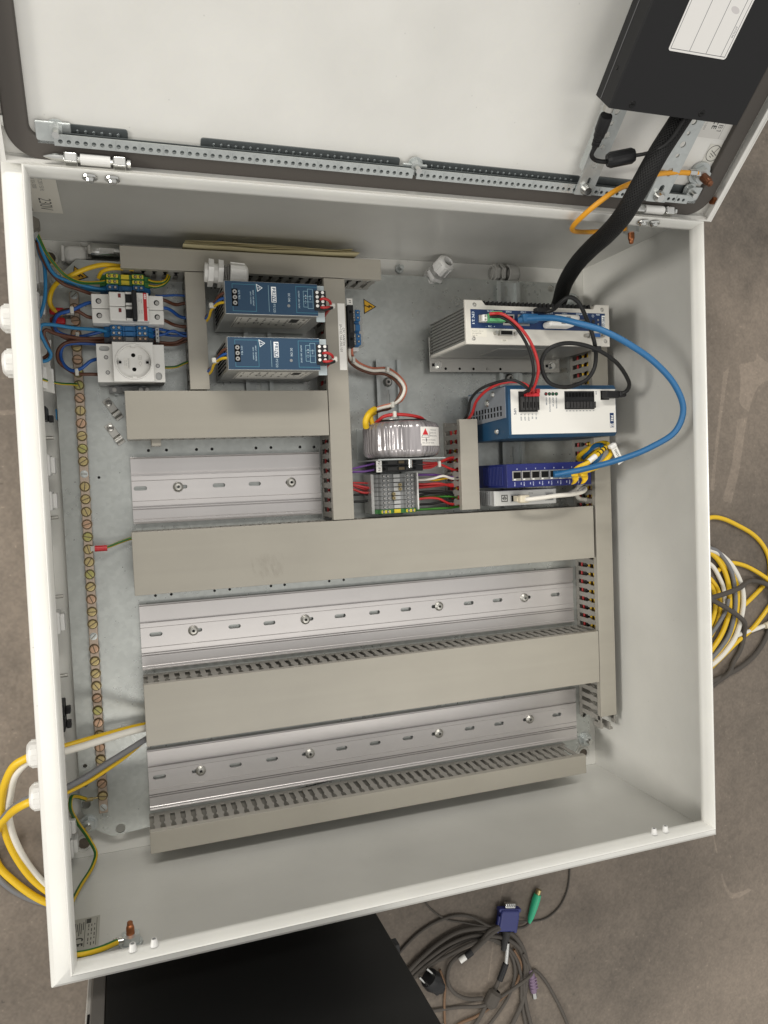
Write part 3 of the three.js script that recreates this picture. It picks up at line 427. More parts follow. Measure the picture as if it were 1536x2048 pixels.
// ---------------------------------------------------------------- residual current breaker
{
  const t = thing('circuit_breaker', 'white two pole breaker with black toggle and red stripe', 'breaker'), x0 = -0.3160, x1 = -0.2372, z0 = -0.2998, z1 = -0.2668, zc = (z0 + z1) / 2;
  mesh(merge([bx(x0, x1, 0.0298, 0.0715, z0, zc - 0.0002, 0.0012), bx(x0, x1, 0.0298, 0.0715, zc + 0.0002, z1, 0.0012)]), mt.white, 'housing', t);
  mesh(merge([bx(-0.2968, -0.2540, 0.0710, 0.0855, z0 + 0.0004, zc - 0.0002, 0.0012), bx(-0.2968, -0.2540, 0.0710, 0.0855, zc + 0.0002, z1 - 0.0004, 0.0012)]), mt.white, 'nose', t);
  for (const x of [-0.3082, -0.2448]) for (const z of [-0.2915, -0.2752]) { const h = mesh(cyl(0.0031, 0.001, 'y', x, 0.0713, z, 18), mt.hole, 'terminal_hole', t); mesh(lathe([[0, 0.001], [0.0022, 0.0008], [0.0022, 0]], 12, 'y', x + 0.0004, 0.0717, z + 0.0004), mt.steel, 'terminal_screw', h); }
  for (const z of [-0.2952, -0.2788]) mesh(bx(-0.2870, -0.2840, 0.0853, 0.0858, z - 0.0022, z + 0.0022, 0), M([0.16, 0.01, 0.01], 0.4), 'indicator', t);
  mesh(bx(-0.2795, -0.2675, 0.0850, 0.0865, z0 + 0.001, z1 - 0.001, 0.0004), mt.black, 'toggle_slot', t);
  mesh(merge([bx(-0.2725, -0.2672, 0.0860, 0.0985, z0 + 0.0005, z1 + 0.0006, 0.0015)]), mt.black, 'toggle', t);
  mesh(merge([bx(-0.2792, -0.2722, 0.0860, 0.0895, zc - 0.0035, zc - 0.0006, 0.0008), bx(-0.2792, -0.2722, 0.0860, 0.0895, zc + 0.0006, zc + 0.0035, 0.0008), bx(-0.2792, -0.2722, 0.0860, 0.0885, z1 - 0.003, z1 - 0.0008, 0.0006), bx(-0.2792, -0.2722, 0.0860, 0.0885, z0 + 0.0008, z0 + 0.003, 0.0006)]), mt.white, 'lever', t);
  sheet(-0.2600, -0.2562, z0 + 0.0008, z1 - 0.0008, 0.0856, 0.0002, (g) => txt(g, 'ABB', 1.9, 4, 3, '#fff', 90, 'center', true), '#b8161c', 'brand_strip', t, 20);
  sheet(-0.2665, -0.2602, z0 + 0.002, z1 - 0.002, 0.0856, 0.0001, (g) => { txt(g, 'C10', 1.8, 7, 2.2, '#777', 90, 'center'); txt(g, '30mA', 4.4, 8, 1.9, '#777', 90, 'center'); txt(g, '230V', 1.8, 20, 2.0, '#888', 90, 'center'); txt(g, '6000', 4.4, 20, 1.9, '#888', 90, 'center'); }, '#dad8d2', 'print', t, 20);
}
// ---------------------------------------------------------------- rail socket
{
  const t = thing('rail_socket', 'white earthed wall style socket clipped on the rail below the breaker', 'socket'), cx = -0.2735, cz = -0.2225;
  const side = (x0, x1, hs) => { const s = P(x0, x1, -0.2440, -0.2005); for (const h of hs) s.holes.push(holeSlot(...h)); return plan(s, 0.003, 0.0635); };
  mesh(merge([bx(-0.3132, -0.2392, 0.0298, 0.0636, -0.2438, -0.2007, 0.0012)]), mt.greyLight, 'base', t);
  mesh(side(-0.3135, -0.2957, [[-0.3050, 0.2390, 0.0115, 0.0056]]), mt.white, 'shoulder', t); mesh(side(-0.2522, -0.2390, [[-0.2462, 0.2075, 0.0075, 0.0092, 'y']]), mt.white, 'shoulder', t);
  for (const [x, z] of [[-0.3035, -0.2288], [-0.3025, -0.2115], [-0.2468, -0.2195]]) { const h = mesh(cyl(0.0024, 0.0006, 'y', x, 0.0666, z, 16), mt.greyDark, 'screw_hole', t); mesh(cyl(0.0017, 0.0006, 'y', x, 0.067, z, 12), mt.steel, 'screw', h); }
  const f = P(-0.2957, -0.2522, -0.2445, -0.2002); f.holes.push(holeC(cx, -cz, 0.0192)); mesh(boxUV(ext(f, 0.0130, { curveSegments: 24, bevelEnabled: true, bevelSize: 0.0005, bevelThickness: 0.0005, bevelSegments: 2 }).rotateX(-Math.PI / 2).translate(0, 0.0636, 0)), mt.white, 'face_plate', t);
  mesh(new THREE.TorusGeometry(0.0198, 0.0008, 8, 48).rotateX(Math.PI / 2).translate(cx, 0.0772, cz), mt.white, 'rim', t);
  const b = new THREE.Shape(); b.absarc(cx, -cz, 0.0190, 0, Math.PI * 2); b.holes.push(holeC(cx - 0.0002, -(cz - 0.0085), 0.0024), holeC(cx + 0.0002, -(cz + 0.0078), 0.0024)); mesh(ext(b, 0.002, { curveSegments: 24 }).rotateX(-Math.PI / 2).translate(0, 0.0686, 0), mt.white, 'bowl', t);
  mesh(cyl(0.0185, 0.0006, 'y', cx, 0.0672, cz, 32), mt.hole, 'pin_well', t);
  for (const s of [-1, 1]) { mesh(bx(cx + s * 0.0155 - 0.002, cx + s * 0.0155 + 0.002, 0.0706, 0.0738, cz - 0.0012, cz + 0.0012, 0.0003), mt.hole, 'earth_slot', t); mesh(bx(cx + s * 0.0172 - 0.0008, cx + s * 0.0172 + 0.0008, 0.0706, 0.0762, cz - 0.002, cz + 0.002, 0.0003), mt.steel, 'earth_clip', t); mesh(bx(cx - 0.0022, cx + 0.0022, 0.0706, 0.0770, cz + s * 0.0180 - 0.0012, cz + s * 0.0180 + 0.0012, 0.0004), mt.white, 'key', t); }
  sheet(cx - 0.0110, cx - 0.0035, cz - 0.0055, cz + 0.0075, 0.0706, 0.0001, (g) => { txt(g, 'Schneider', 5.3, 6.5, 2.6, '#888', 90, 'center'); txt(g, '16A  250V~', 2.6, 6.2, 1.5, '#999', 90, 'center'); txt(g, 'A9A15310', 0.9, 6.2, 1.3, '#aaa', 90, 'center'); }, '#dddbd5', 'print', t, 20);
  sheet(cx + 0.0045, cx + 0.0100, cz - 0.0085, cz - 0.0010 + 0.006, 0.0706, 0.0001, (g) => { g.strokeStyle = '#999'; g.lineWidth = 0.25; g.strokeRect(0.8, 0.6, 3.6, 4.2); g.beginPath(); g.moveTo(0.8, 3); g.lineTo(4.4, 3); g.moveTo(2.6, 0.6); g.lineTo(2.6, 4.8); g.stroke(); g.beginPath(); g.moveTo(2.6, 7); g.lineTo(4.2, 9.5); g.lineTo(2.6, 12); g.lineTo(1, 9.5); g.closePath(); g.stroke(); }, '#dddbd5', 'approval_mark', t, 20);
}
// ---------------------------------------------------------------- two blue power supplies
function psu(z0, z1, label) {
  const t = thing('power_supply', label, 'power supply'), x0 = -0.1750, x1 = -0.0690, y = 0.1395, W = 106, H = (z1 - z0) * 1000;
  mesh(bx(x0, x1 + 0.0095, 0.0320, 0.1275, z0 + 0.0004, z1 - 0.0004, 0.0006), mt.psuSteel, 'case', t); mesh(bx(x0, x1, 0.1275, y - 0.0006, z0, z1, 0.0006), mt.psuSteel, 'front_frame', t);
  mesh(bx(x0 + 0.03, x1 - 0.02, 0.0298, 0.0320, z0 + 0.004, z1 - 0.004, 0), mt.greyDark, 'rail_foot', t);
  sheet(x0 + 0.0006, x1 - 0.0004, z0 + 0.0006, z1 - 0.0006, y - 0.0006, 0.0006, (g) => {
    const c = '#cfe0e6', l = '#4d93a6', h = H - 1.2, m = h / 2; g.strokeStyle = l; g.lineWidth = 0.35; g.lineJoin = 'round';
    g.strokeRect(8, 3, 26, h - 6); g.strokeRect(80, 3, 26, h - 6); g.strokeStyle = '#9fc0c8'; g.beginPath(); g.moveTo(48.5, 3); g.lineTo(48.5, h - 3); g.stroke();
    txt(g, 'L(+)  N(-)  \u23DA', 15.5, m - 2, 2.6, c, 90, 'center'); txt(g, 'INPUT  100-240VAC', 31, m, 2.0, c, 90, 'center'); txt(g, 'INPUT  110-300VDC', 28, m, 1.6, c, 90, 'center');
    g.fillStyle = '#fff'; g.beginPath(); g.moveTo(35, 2.6); g.lineTo(41.5, 6.2); g.lineTo(36.2, 10.2); g.closePath(); g.strokeStyle = '#e8eef0'; g.lineWidth = 0.7; g.stroke(); txt(g, '!', 37.4, 6.4, 4.2, '#fff', 90, 'center', true);
    g.fillStyle = '#eef0f0'; g.fillRect(51.5, 4.5, 5.6, 17.5); txt(g, 'PRI', 54.3, 9.6, 5.2, '#15385a', 90, 'center', true); g.fillStyle = '#15385a'; g.fillRect(52.1, 14.4, 4.4, 7); txt(g, 'VA', 54.3, 17.9, 5.0, '#eef0f0', 90, 'center', true);
    txt(g, 'PS120', 54.3, 28.4, 3.6, '#b9c9d0', 90, 'center'); txt(g, 'DC ON', 71.6, m - 2, 3.2, '#d5dde0', 90, 'center');
    txt(g, 'OUTPUT  24V / 5A DC', 83, m, 2.1, c, 90, 'center'); g.strokeStyle = '#a9cdd6'; g.lineWidth = 0.3; g.strokeRect(88.5, 8, 5, 18); g.strokeRect(93.5, 5.5, 6, 22); g.beginPath(); g.moveTo(88.5, 14); g.lineTo(99, 14); g.moveTo(88.5, 20); g.lineTo(99, 20); g.stroke(); txt(g, '+  +  -  -', 91, 17, 3, '#e4ecee', 90, 'center', true); txt(g, '13 14', 96.4, 15, 2.2, '#cfe0e6', 90, 'center');
  }, '#1b3d58', 'front_label', t, 10, 0.42);
  const zc = (z0 + z1) / 2; mesh(bx(x0 + 0.0078, x0 + 0.0142, y - 0.002, y + 0.0008, zc - 0.0095, zc + 0.0095, 0.0003), mt.hole, 'input_terminal', t);
  for (const k of [-1, 0, 1]) mesh(lathe([[0.0009, 0.0002], [0.0023, 0.0006], [0.0026, 0]], 12, 'y', x0 + 0.0110, y + 0.0008, zc + k * 0.0062), mt.steel, 'input_screw', t);
  mesh(cyl(0.0017, 0.0006, 'y', x0 + 0.0716, y + 0.0001, z1 - 0.011, 14), mt.grey, 'status_lamp', t);
  mesh(bx(x1 - 0.0045, x1 + 0.0095, y - 0.010, y + 0.0012, z0 + 0.0075, z1 - 0.0065, 0.0006), mt.black, 'output_terminal', t);
  for (let i = 0; i < 4; i++) for (const x of [x1 - 0.0010, x1 + 0.0055]) mesh(lathe([[0, 0.0006], [0.0018, 0.0004], [0.0018, 0]], 12, 'y', x, y + 0.0012, z0 + 0.0098 + i * 0.0051), mt.label, 'output_screw', t);
  mesh(bx(x1 + 0.0002, x1 + 0.0105, 0.1275, 0.1285, z0 - 0.001, z1 + 0.004, 0.0003), M([0.55, 0.62, 0.64], 0.4, 0.3), 'end_plate', t);
  // type plate on the side and vent openings on the end
  const tex = canvasTex(86, 62, 8, (g) => { for (let i = 0; i < 9; i++) for (let j = 0; j < 5; j++) { g.fillStyle = '#6a6863'; if (hash(i, j, 5) > 0.2) g.fillRect(6 + i * 9, 6 + j * 8, 1 + hash(i, j, 6) * 2, 4 + hash(i, j, 7) * 4); } txt(g, 'CE', 26, 30, 9, '#333', 90, 'center', true); g.fillStyle = '#2c2c2a'; g.fillRect(64, 6, 10, 20); g.strokeStyle = '#807d77'; g.strokeRect(2, 2, 82, 58); }, '#d4d2cb');
  mesh(new THREE.PlaneGeometry(0.086, 0.062).translate((x0 + x1) / 2 + 0.004, 0.096, z1 + 0.0001), new THREE.MeshStandardMaterial({ map: tex, roughness: 0.45 }), 'type_plate', t);
  for (let i = 0; i < 7; i++) mesh(bx(x0 - 0.0006, x0 + 0.0002, 0.050, 0.124, z0 + 0.0042 + i * 0.0044, z0 + 0.0060 + i * 0.0044, 0.0002), mt.hole, 'vent_slot', t);
}
psu(-0.3037, -0.2668, 'blue fronted power supply next to the hinge side duct'); psu(-0.2420, -0.2050, 'blue fronted power supply next to the broad duct');
// ---------------------------------------------------------------- small computer
{
  const t = thing('industrial_computer', 'white fronted finned mini computer with plugged cables', 'computer'), x0 = 0.1095, x1 = 0.3115, z0 = -0.2882, z1 = -0.2362, y = 0.1570;
  mesh(bx(x0 + 0.004, x1 - 0.0015, 0.0400, y - 0.0035, z0 + 0.006, z1 - 0.0012, 0.001), mt.cpcSteel, 'case', t);
  const s = shapeOf([[x0, -z1], [x1, -z1], [x1, -z0 - 0.0004], [x1 - 0.019, -z0 - 0.0004], [x1 - 0.0225, -z0 - 0.0062], [x0 + 0.0262, -z0 - 0.0062], [x0 + 0.0215, -z0 - 0.0004], [x0, -z0 - 0.0004]]);
  mesh(boxUV(ext(s, 0.003, { bevelEnabled: true, bevelSize: 0.0008, bevelThickness: 0.0008, bevelSegments: 2 }).rotateX(-Math.PI / 2).translate(0, y - 0.0038, 0)), mt.cpcWhite, 'front_plate', t);
  for (const [x, z] of [[x0 + 0.0115, z0 + 0.0055], [x0 + 0.009, z1 - 0.006], [x1 - 0.010, z0 + 0.006], [x1 - 0.006, z1 - 0.006]]) mesh(lathe([[0.0008, 0.0001], [0.0014, 0.0007], [0.0024, 0.0004], [0.0027, 0]], 14, 'y', x, y, z), mt.satin, 'front_screw', t);
  for (let i = 0; i < 11; i++) mesh(bx(x0 + 0.0008, x0 + 0.005, 0.0400, y - 0.0048, z0 + 0.0066 + i * 0.0040, z0 + 0.0079 + i * 0.0040, 0.0003), mt.cpcFin, 'side_fin', t);
  mesh(bx(x0 + 0.0045, x0 + 0.0052, 0.0405, y - 0.005, z0 + 0.006, z1 - 0.002, 0), mt.black, 'fin_ground', t); mesh(bx(x0 + 0.0004, x0 + 0.006, 0.0400, y - 0.004, z1 - 0.0042, z1 - 0.0008, 0.0006), mt.cpcWhite, 'side_edge', t);
  const fin = ext(shapeOf([[-0.0028, 0], [0.0028, 0], [0.0004, 0.0072], [-0.0004, 0.0072]]), 0.112).rotateX(-Math.PI / 2);
  for (let i = 0; i < 26; i++) { const m = mesh(fin, mt.black, 'top_fin', t); m.position.set(x0 + 0.0275 + i * 0.00595, 0.0405, z0 + 0.0062); }
  mesh(bx(x0 + 0.001, x1 + 0.001, 0.0330, 0.0352, z1 - 0.03, -0.2190, 0.0005), mt.cpcSteel, 'mounting_flange', t);
  for (const x of [0.1335, 0.1545, 0.1755, 0.1970, 0.2170]) { const h = mesh(cyl(0.0018, 0.0006, 'y', x, 0.0353, -0.2235, 12), mt.hole, 'flange_hole', t); if (x > 0.19 && x < 0.2) mesh(cyl(0.0016, 0.0006, 'y', x, 0.0357, -0.2235, 12), mt.satin, 'flange_stud', h); }
  for (const x of [0.1225, 0.2985]) { const h = mesh(merge([hex(0.004, 0.0055, 'y', x, 0.038, -0.2285), cyl(0.0055, 0.001, 'y', x, 0.0357, -0.2285, 16)]), mt.chrome, 'flange_screw', t); mesh(bx(x - 0.009, x - 0.003, 0.0352, 0.0356, -0.2305, -0.2265, 0), mt.hole, 'flange_slot', h); }
  mesh(bx(0.172, 0.238, 0.062, 0.118, z1 - 0.0012, z1 - 0.0006, 0), M([0.33, 0.325, 0.31], 0.4, 0.6), 'type_plate', t); mesh(bx(0.2250, 0.2490, 0.0298, 0.0330, -0.2750, -0.2300, 0.0005), mt.greyDark, 'rail_foot', t);
  // blue printed field with its sockets
  const bx0 = x0 + 0.0060, bx1 = x1 - 0.0060, bz0 = z0 + 0.0108, bz1 = z0 + 0.0335, PX = (X) => x0 + (X - 412) / (1283 - 412) * (x1 - x0);
  sheet(bx0, bx1, bz0, bz1, y, 0.0003, (g) => {
    const mm = (X) => (PX(X) - bx0) * 1000, c = '#dfe8ee'; txt(g, 'CPC 2.1', 3, 10.6, 4.4, c, 90, 'center', true);
    for (const [s, X, sz] of [['12-24V', 552, 2.9], ['ETH 2', 660, 2.9], ['ETH 1', 748, 2.9], ['USB 3.0', 820, 2.9], ['USB 2.0', 905, 2.9], ['COM 1', 1000, 2.4], ['DISPLAYPORT', 1110, 2.6], ['PWR', 1212, 2.6]]) txt(g, s, mm(X), 1.9, sz, c, 0, 'center', true);
    txt(g, '-   N.C.   +', mm(550), 20.4, 2.8, c, 0, 'center', true); txt(g, 'SSD', mm(1212), 20, 2.4, c, 0, 'center', true); g.strokeStyle = c; g.lineWidth = 0.4; g.beginPath(); g.arc(mm(1180), 3.4, 1.5, -1.1, 4.2); g.moveTo(mm(1180), 1.4); g.lineTo(mm(1180), 3.4); g.stroke();
    g.fillStyle = '#eef0ee'; g.fillRect(mm(1236), 2.6, 4.8, 17); txt(g, 'PRI', mm(1236) + 2.4, 7.8, 4.6, '#10264a', 90, 'center', true); g.fillStyle = '#10264a'; g.fillRect(mm(1236) + 0.5, 12.6, 3.8, 6.5); txt(g, 'VA', mm(1236) + 2.4, 15.8, 4.4, '#eef0ee', 90, 'center', true);
  }, '#12305c', 'printed_field', t, 10, 0.42);
  const zp = z0 + 0.0225;
  for (const [X, full] of [[658, 0], [748, 1]]) { const x = PX(X), j = mesh(bx(x - 0.0079, x + 0.0079, y - 0.004, y + 0.0012, zp - 0.0068, zp + 0.0068, 0.0003), mt.satin, 'network_socket', t); mesh(bx(x - 0.0058, x + 0.0058, y + 0.0009, y + 0.0014, zp - 0.0050, zp + 0.0042, 0), mt.hole, 'socket_opening', j); }
  mesh(bx(PX(1075), PX(1150), y, y + 0.0010, zp - 0.0030, zp + 0.0032, 0.0006), mt.satin, 'display_socket', t); mesh(bx(PX(1082), PX(1143), y + 0.0008, y + 0.0012, zp - 0.0021, zp + 0.0023, 0.0003), mt.hole, 'display_opening', t);
  mesh(cyl(0.0024, 0.001, 'y', PX(1180), y + 0.0005, zp - 0.001, 16), mt.dark, 'power_button', t); for (const dz of [-0.0028, 0.0026]) mesh(cyl(0.0013, 0.0008, 'y', PX(1212), y + 0.0004, zp + dz - 0.0005, 12), mt.satin, 'status_lamp', t);
  const dsub = (X0, X1, z, m, name) => { const a = PX(X0), b = PX(X1), w = (b - a) / 2, c = (a + b) / 2, h = 0.0042; mesh(boxUV(ext(shapeOf([[c - w * 0.62, -z - h * 0.75], [c + w * 0.62, -z - h * 0.75], [c + w * 0.52, -z + h * 0.75], [c - w * 0.52, -z + h * 0.75]].map(([p, q]) => [p, q])), 0.0055).rotateX(-Math.PI / 2).translate(0, y, 0)), mt.satin, name + '_shell', t); mesh(bx(c - w * 0.5, c + w * 0.5, y + 0.0053, y + 0.0058, z - h * 0.55, z + h * 0.55, 0.0004), m, name + '_insert', t); for (const k of [-1, 1]) mesh(hex(0.0024, 0.006, 'y', c + k * w * 0.86, y + 0.003, z), mt.satin, name + '_post', t); };
  dsub(566, 700, z0 + 0.0392, mt.hole, 'screen_port'); dsub(1118, 1240, z0 + 0.0395, M([0.02, 0.10, 0.30], 0.45), 'serial_port');
  mesh(bx(PX(480), PX(620), y, y + 0.0035, zp - 0.0046, zp + 0.0046, 0.0005), mt.satin, 'power_socket', t);
  sheet(PX(438), PX(528), z0 + 0.0352, z0 + 0.0437, y, 0.0001, (g) => { txt(g, 'Priva B.V.  CPC 2.1', 1, 2, 1.9, '#6d6a62'); txt(g, 'S/N: 00005203', 1, 4.6, 1.9, '#6d6a62'); txt(g, 'Type: 38', 1, 7.1, 1.9, '#6d6a62'); }, '#dcd8cc', 'serial_print', t, 20); sheet(PX(610), PX(650), z0 + 0.0462, z0 + 0.0492, y, 0.0001, (g) => txt(g, 'VGA', 4.6, 1.5, 2.6, '#55534e', 0, 'center'), '#dcd8cc', 'socket_print', t, 20);
  // plugs that belong to the cables
  const gp = thing('power_plug', 'light green plug block with red and black wires on the computer', 'plug'); mesh(merge([bx(PX(520), PX(615), y + 0.0036, y + 0.0140, zp - 0.0052, zp + 0.0050, 0.0008), bx(PX(530), PX(590), y + 0.0140, y + 0.0150, zp - 0.0070, zp - 0.0040, 0.0005)]), mt.greenPlug, 'body', gp); mesh(bx(PX(492), PX(518), y + 0.0036, y + 0.008, zp - 0.0040, zp + 0.0038, 0.0005), mt.label, 'flange', gp); for (const k of [-0.002, 0.002]) mesh(cyl(0.0011, 0.001, 'y', PX(505), y + 0.0084, zp + k, 10), mt.satin, 'screw', gp);
  for (const [za, lab] of [[zp - 0.0012, 'white rounded USB stick above the blue network cable'], [zp + 0.0062, 'white rounded USB stick below the blue network cable']]) { const u = thing('usb_stick', lab, 'usb stick'); const k = za < zp ? 0.0075 : 0; mesh(at(new RoundedBoxGeometry(0.036, 0.020, 0.0075, 3, 0.0035), PX(935) + k, y + 0.0105, za), mt.white, 'shell', u); mesh(bx(PX(925) + k, PX(950) + k, y + 0.0204, y + 0.0208, za - 0.001, za + 0.001, 0.0002), mt.grey, 'lamp', u); }
}
// ---------------------------------------------------------------- blue buffer unit (UPS)
{
  const t = thing('buffer_unit', 'blue buffer power unit with white front and black terminals', 'power unit'), x0 = 0.1665, x1 = 0.3262, z0 = -0.1875, z1 = -0.1212, y = 0.1470, W = x1 - x0;
  mesh(merge([alongX([[z0 + 0.004, y], [z1 - 0.004, y], [z1, y - 0.004], [z1, 0.0320], [z0, 0.0320], [z0, y - 0.004]], x0 + 0.0012, x1)]), mt.blueDev, 'case', t); mesh(bx(0.222, 0.252, 0.0298, 0.0320, -0.18, -0.128, 0), mt.greyDark, 'rail_foot', t);
  const sd = shapeOf([[0.0330, z0 + 0.0015], [y - 0.006, z0 + 0.0015], [y - 0.006, z1 - 0.026], [0.0330, z1 - 0.022]]); for (let r = 0; r < 2; r++) for (let i = 0; i < 11; i++) sd.holes.push(holeR(0.038 + i * 0.0088, 0.0438 + i * 0.0088, z0 + 0.0245 + r * 0.0072 + i * 0.0000, z0 + 0.0300 + r * 0.0072));
  mesh(boxUV(ext(sd, 0.0012).applyMatrix4(new THREE.Matrix4().makeBasis(new THREE.Vector3(0, 1, 0), new THREE.Vector3(0, 0, 1), new THREE.Vector3(1, 0, 0))).translate(x0, 0, 0)), mt.upsGrey, 'side_panel', t);
  mesh(bx(x0 + 0.0009, x0 + 0.0013, 0.034, y - 0.01, z0 + 0.023, z0 + 0.040, 0), mt.hole, 'vent_ground', t);
  for (const [yy, z, r] of [[0.110, z0 + 0.008, 0.0038], [0.093, z0 + 0.0175, 0.0052], [0.118, z1 - 0.010, 0.0038]]) mesh(lathe([[0, 0.003], [r * 0.6, 0.0028], [r, 0.0006], [r, -0.0005]], 14, 'x').rotateY(Math.PI).translate(x0 - 0.0002, yy, z), mt.chrome, 'side_screw', t);
  const fx0 = x0 + 0.0048, fx1 = x1 - 0.0012, fz0 = z0 + 0.0055, fz1 = z1 - 0.0045, PX = (X) => fx0 + (X - 515) / (1280 - 515) * (fx1 - fx0), PZ = (Z) => fz0 + (Z - 149) / (459 - 149) * (fz1 - fz0);
  sheet(fx0, fx1, fz0, fz1, y, 0.0008, (g) => {
    const m = (X) => (PX(X) - fx0) * 1000, q = (Z) => (PZ(Z) - fz0) * 1000, c = '#1b2f4a';
    txt(g, 'UPS', m(541), q(302), 4.4, c, 90, 'center', true); ['V - OUT', 'V - OUT', 'V + OUT', 'V - IN', 'V + IN'].forEach((s, i) => txt(g, s, m(583 + i * 26.5), q(318), 2.5, c, 90, 'left', true));
    ['FAILURE', 'BUFFER STATUS', 'INPUT OK', 'OPERATION'].forEach((s, i) => txt(g, s, m(766 + i * 24), q(206), 2.5, c, 90, 'left', true)); for (let i = 0; i < 9; i++) txt(g, String(9 - i), m(911 + i * 25), q(302), 2.4, c, 90, 'center', true); txt(g, 'I/O', m(1134), q(176), 2.9, c, 90, 'center', true);
    g.fillStyle = '#14305a'; g.fillRect(m(1234), q(320), 6.0, q(424) - q(320)); g.fillStyle = '#eeece6'; g.fillRect(m(1234) + 0.5, q(395), 5.0, q(424) - q(395) - 0.5); txt(g, 'PRI', m(1234) + 3, q(358), 5, '#eeece6', 90, 'center', true); txt(g, 'VA', m(1234) + 3, q(408), 4.7, '#14305a', 90, 'center', true);
  }, '#dedcd6', 'front_label', t, 12, 0.45);
  mesh(bx(PX(568), PX(701), y - 0.004, y + 0.0020, PZ(164), PZ(306), 0.0004), mt.black, 'terminal_frame', t); for (let i = 0; i < 5; i++) { const a = mesh(bx(PX(575 + i * 25.5), PX(596 + i * 25.5), y + 0.0020, y + 0.0075, PZ(202), PZ(296), 0.0006), mt.dark, 'terminal_lever', t); mesh(bx(PX(581 + i * 25.5), PX(590 + i * 25.5), y + 0.0073, y + 0.0078, PZ(240), PZ(280), 0.0002), mt.hole, 'lever_slot', a); }
  mesh(bx(PX(898), PX(1118), y - 0.004, y + 0.0016, PZ(163), PZ(291), 0.0004), mt.black, 'signal_frame', t); for (let i = 0; i < 9; i++) { const a = mesh(bx(PX(903 + i * 24), PX(922 + i * 24), y + 0.0016, y + 0.0062, PZ(240), PZ(284), 0.0005), mt.dark, 'signal_lever', t); mesh(bx(PX(906 + i * 24), PX(919 + i * 24), y + 0.0016, y + 0.0026, PZ(176), PZ(204), 0), mt.hole, 'wire_entry', a); }
  [[0.22, 0.01, 0.012], [0.01, 0.10, 0.04], [0.01, 0.10, 0.04], [0.01, 0.10, 0.04]].forEach((c, i) => { const r = mesh(cyl(0.0022, 0.0008, 'y', PX(764 + i * 25), y + 0.001, PZ(182), 16), mt.black, 'lamp_ring', t); mesh(new THREE.SphereGeometry(0.0014, 10, 6).scale(1, 0.6, 1).translate(PX(764 + i * 25), y + 0.0014, PZ(182)), M(c, 0.25), 'status_lamp', r); });
  mesh(bx(PX(1167), PX(1232), y, y + 0.0014, PZ(160), PZ(226), 0.0004), mt.hole, 'usb_socket', t);
  const p = thing('usb_plug', 'black plug of the looped cable in the buffer unit', 'plug'); mesh(merge([bx(PX(1172), PX(1268), y + 0.0014, y + 0.0130, PZ(168), PZ(218), 0.0012), bx(PX(1268), PX(1320), y + 0.0030, y + 0.0150, PZ(170), PZ(212), 0.0022)]), mt.black, 'body', p);
  const rp = thing('red_plug', 'red clamp cap with wires on the black terminals of the buffer unit', 'plug'); mesh(merge([bx(PX(604), PX(700), y + 0.0020, y + 0.0082, PZ(180), PZ(203), 0.0006), bx(PX(676), PX(701), y + 0.0020, y + 0.0090, PZ(150), PZ(180), 0.0006)]), mt.redPlug, 'cap', rp); 
}
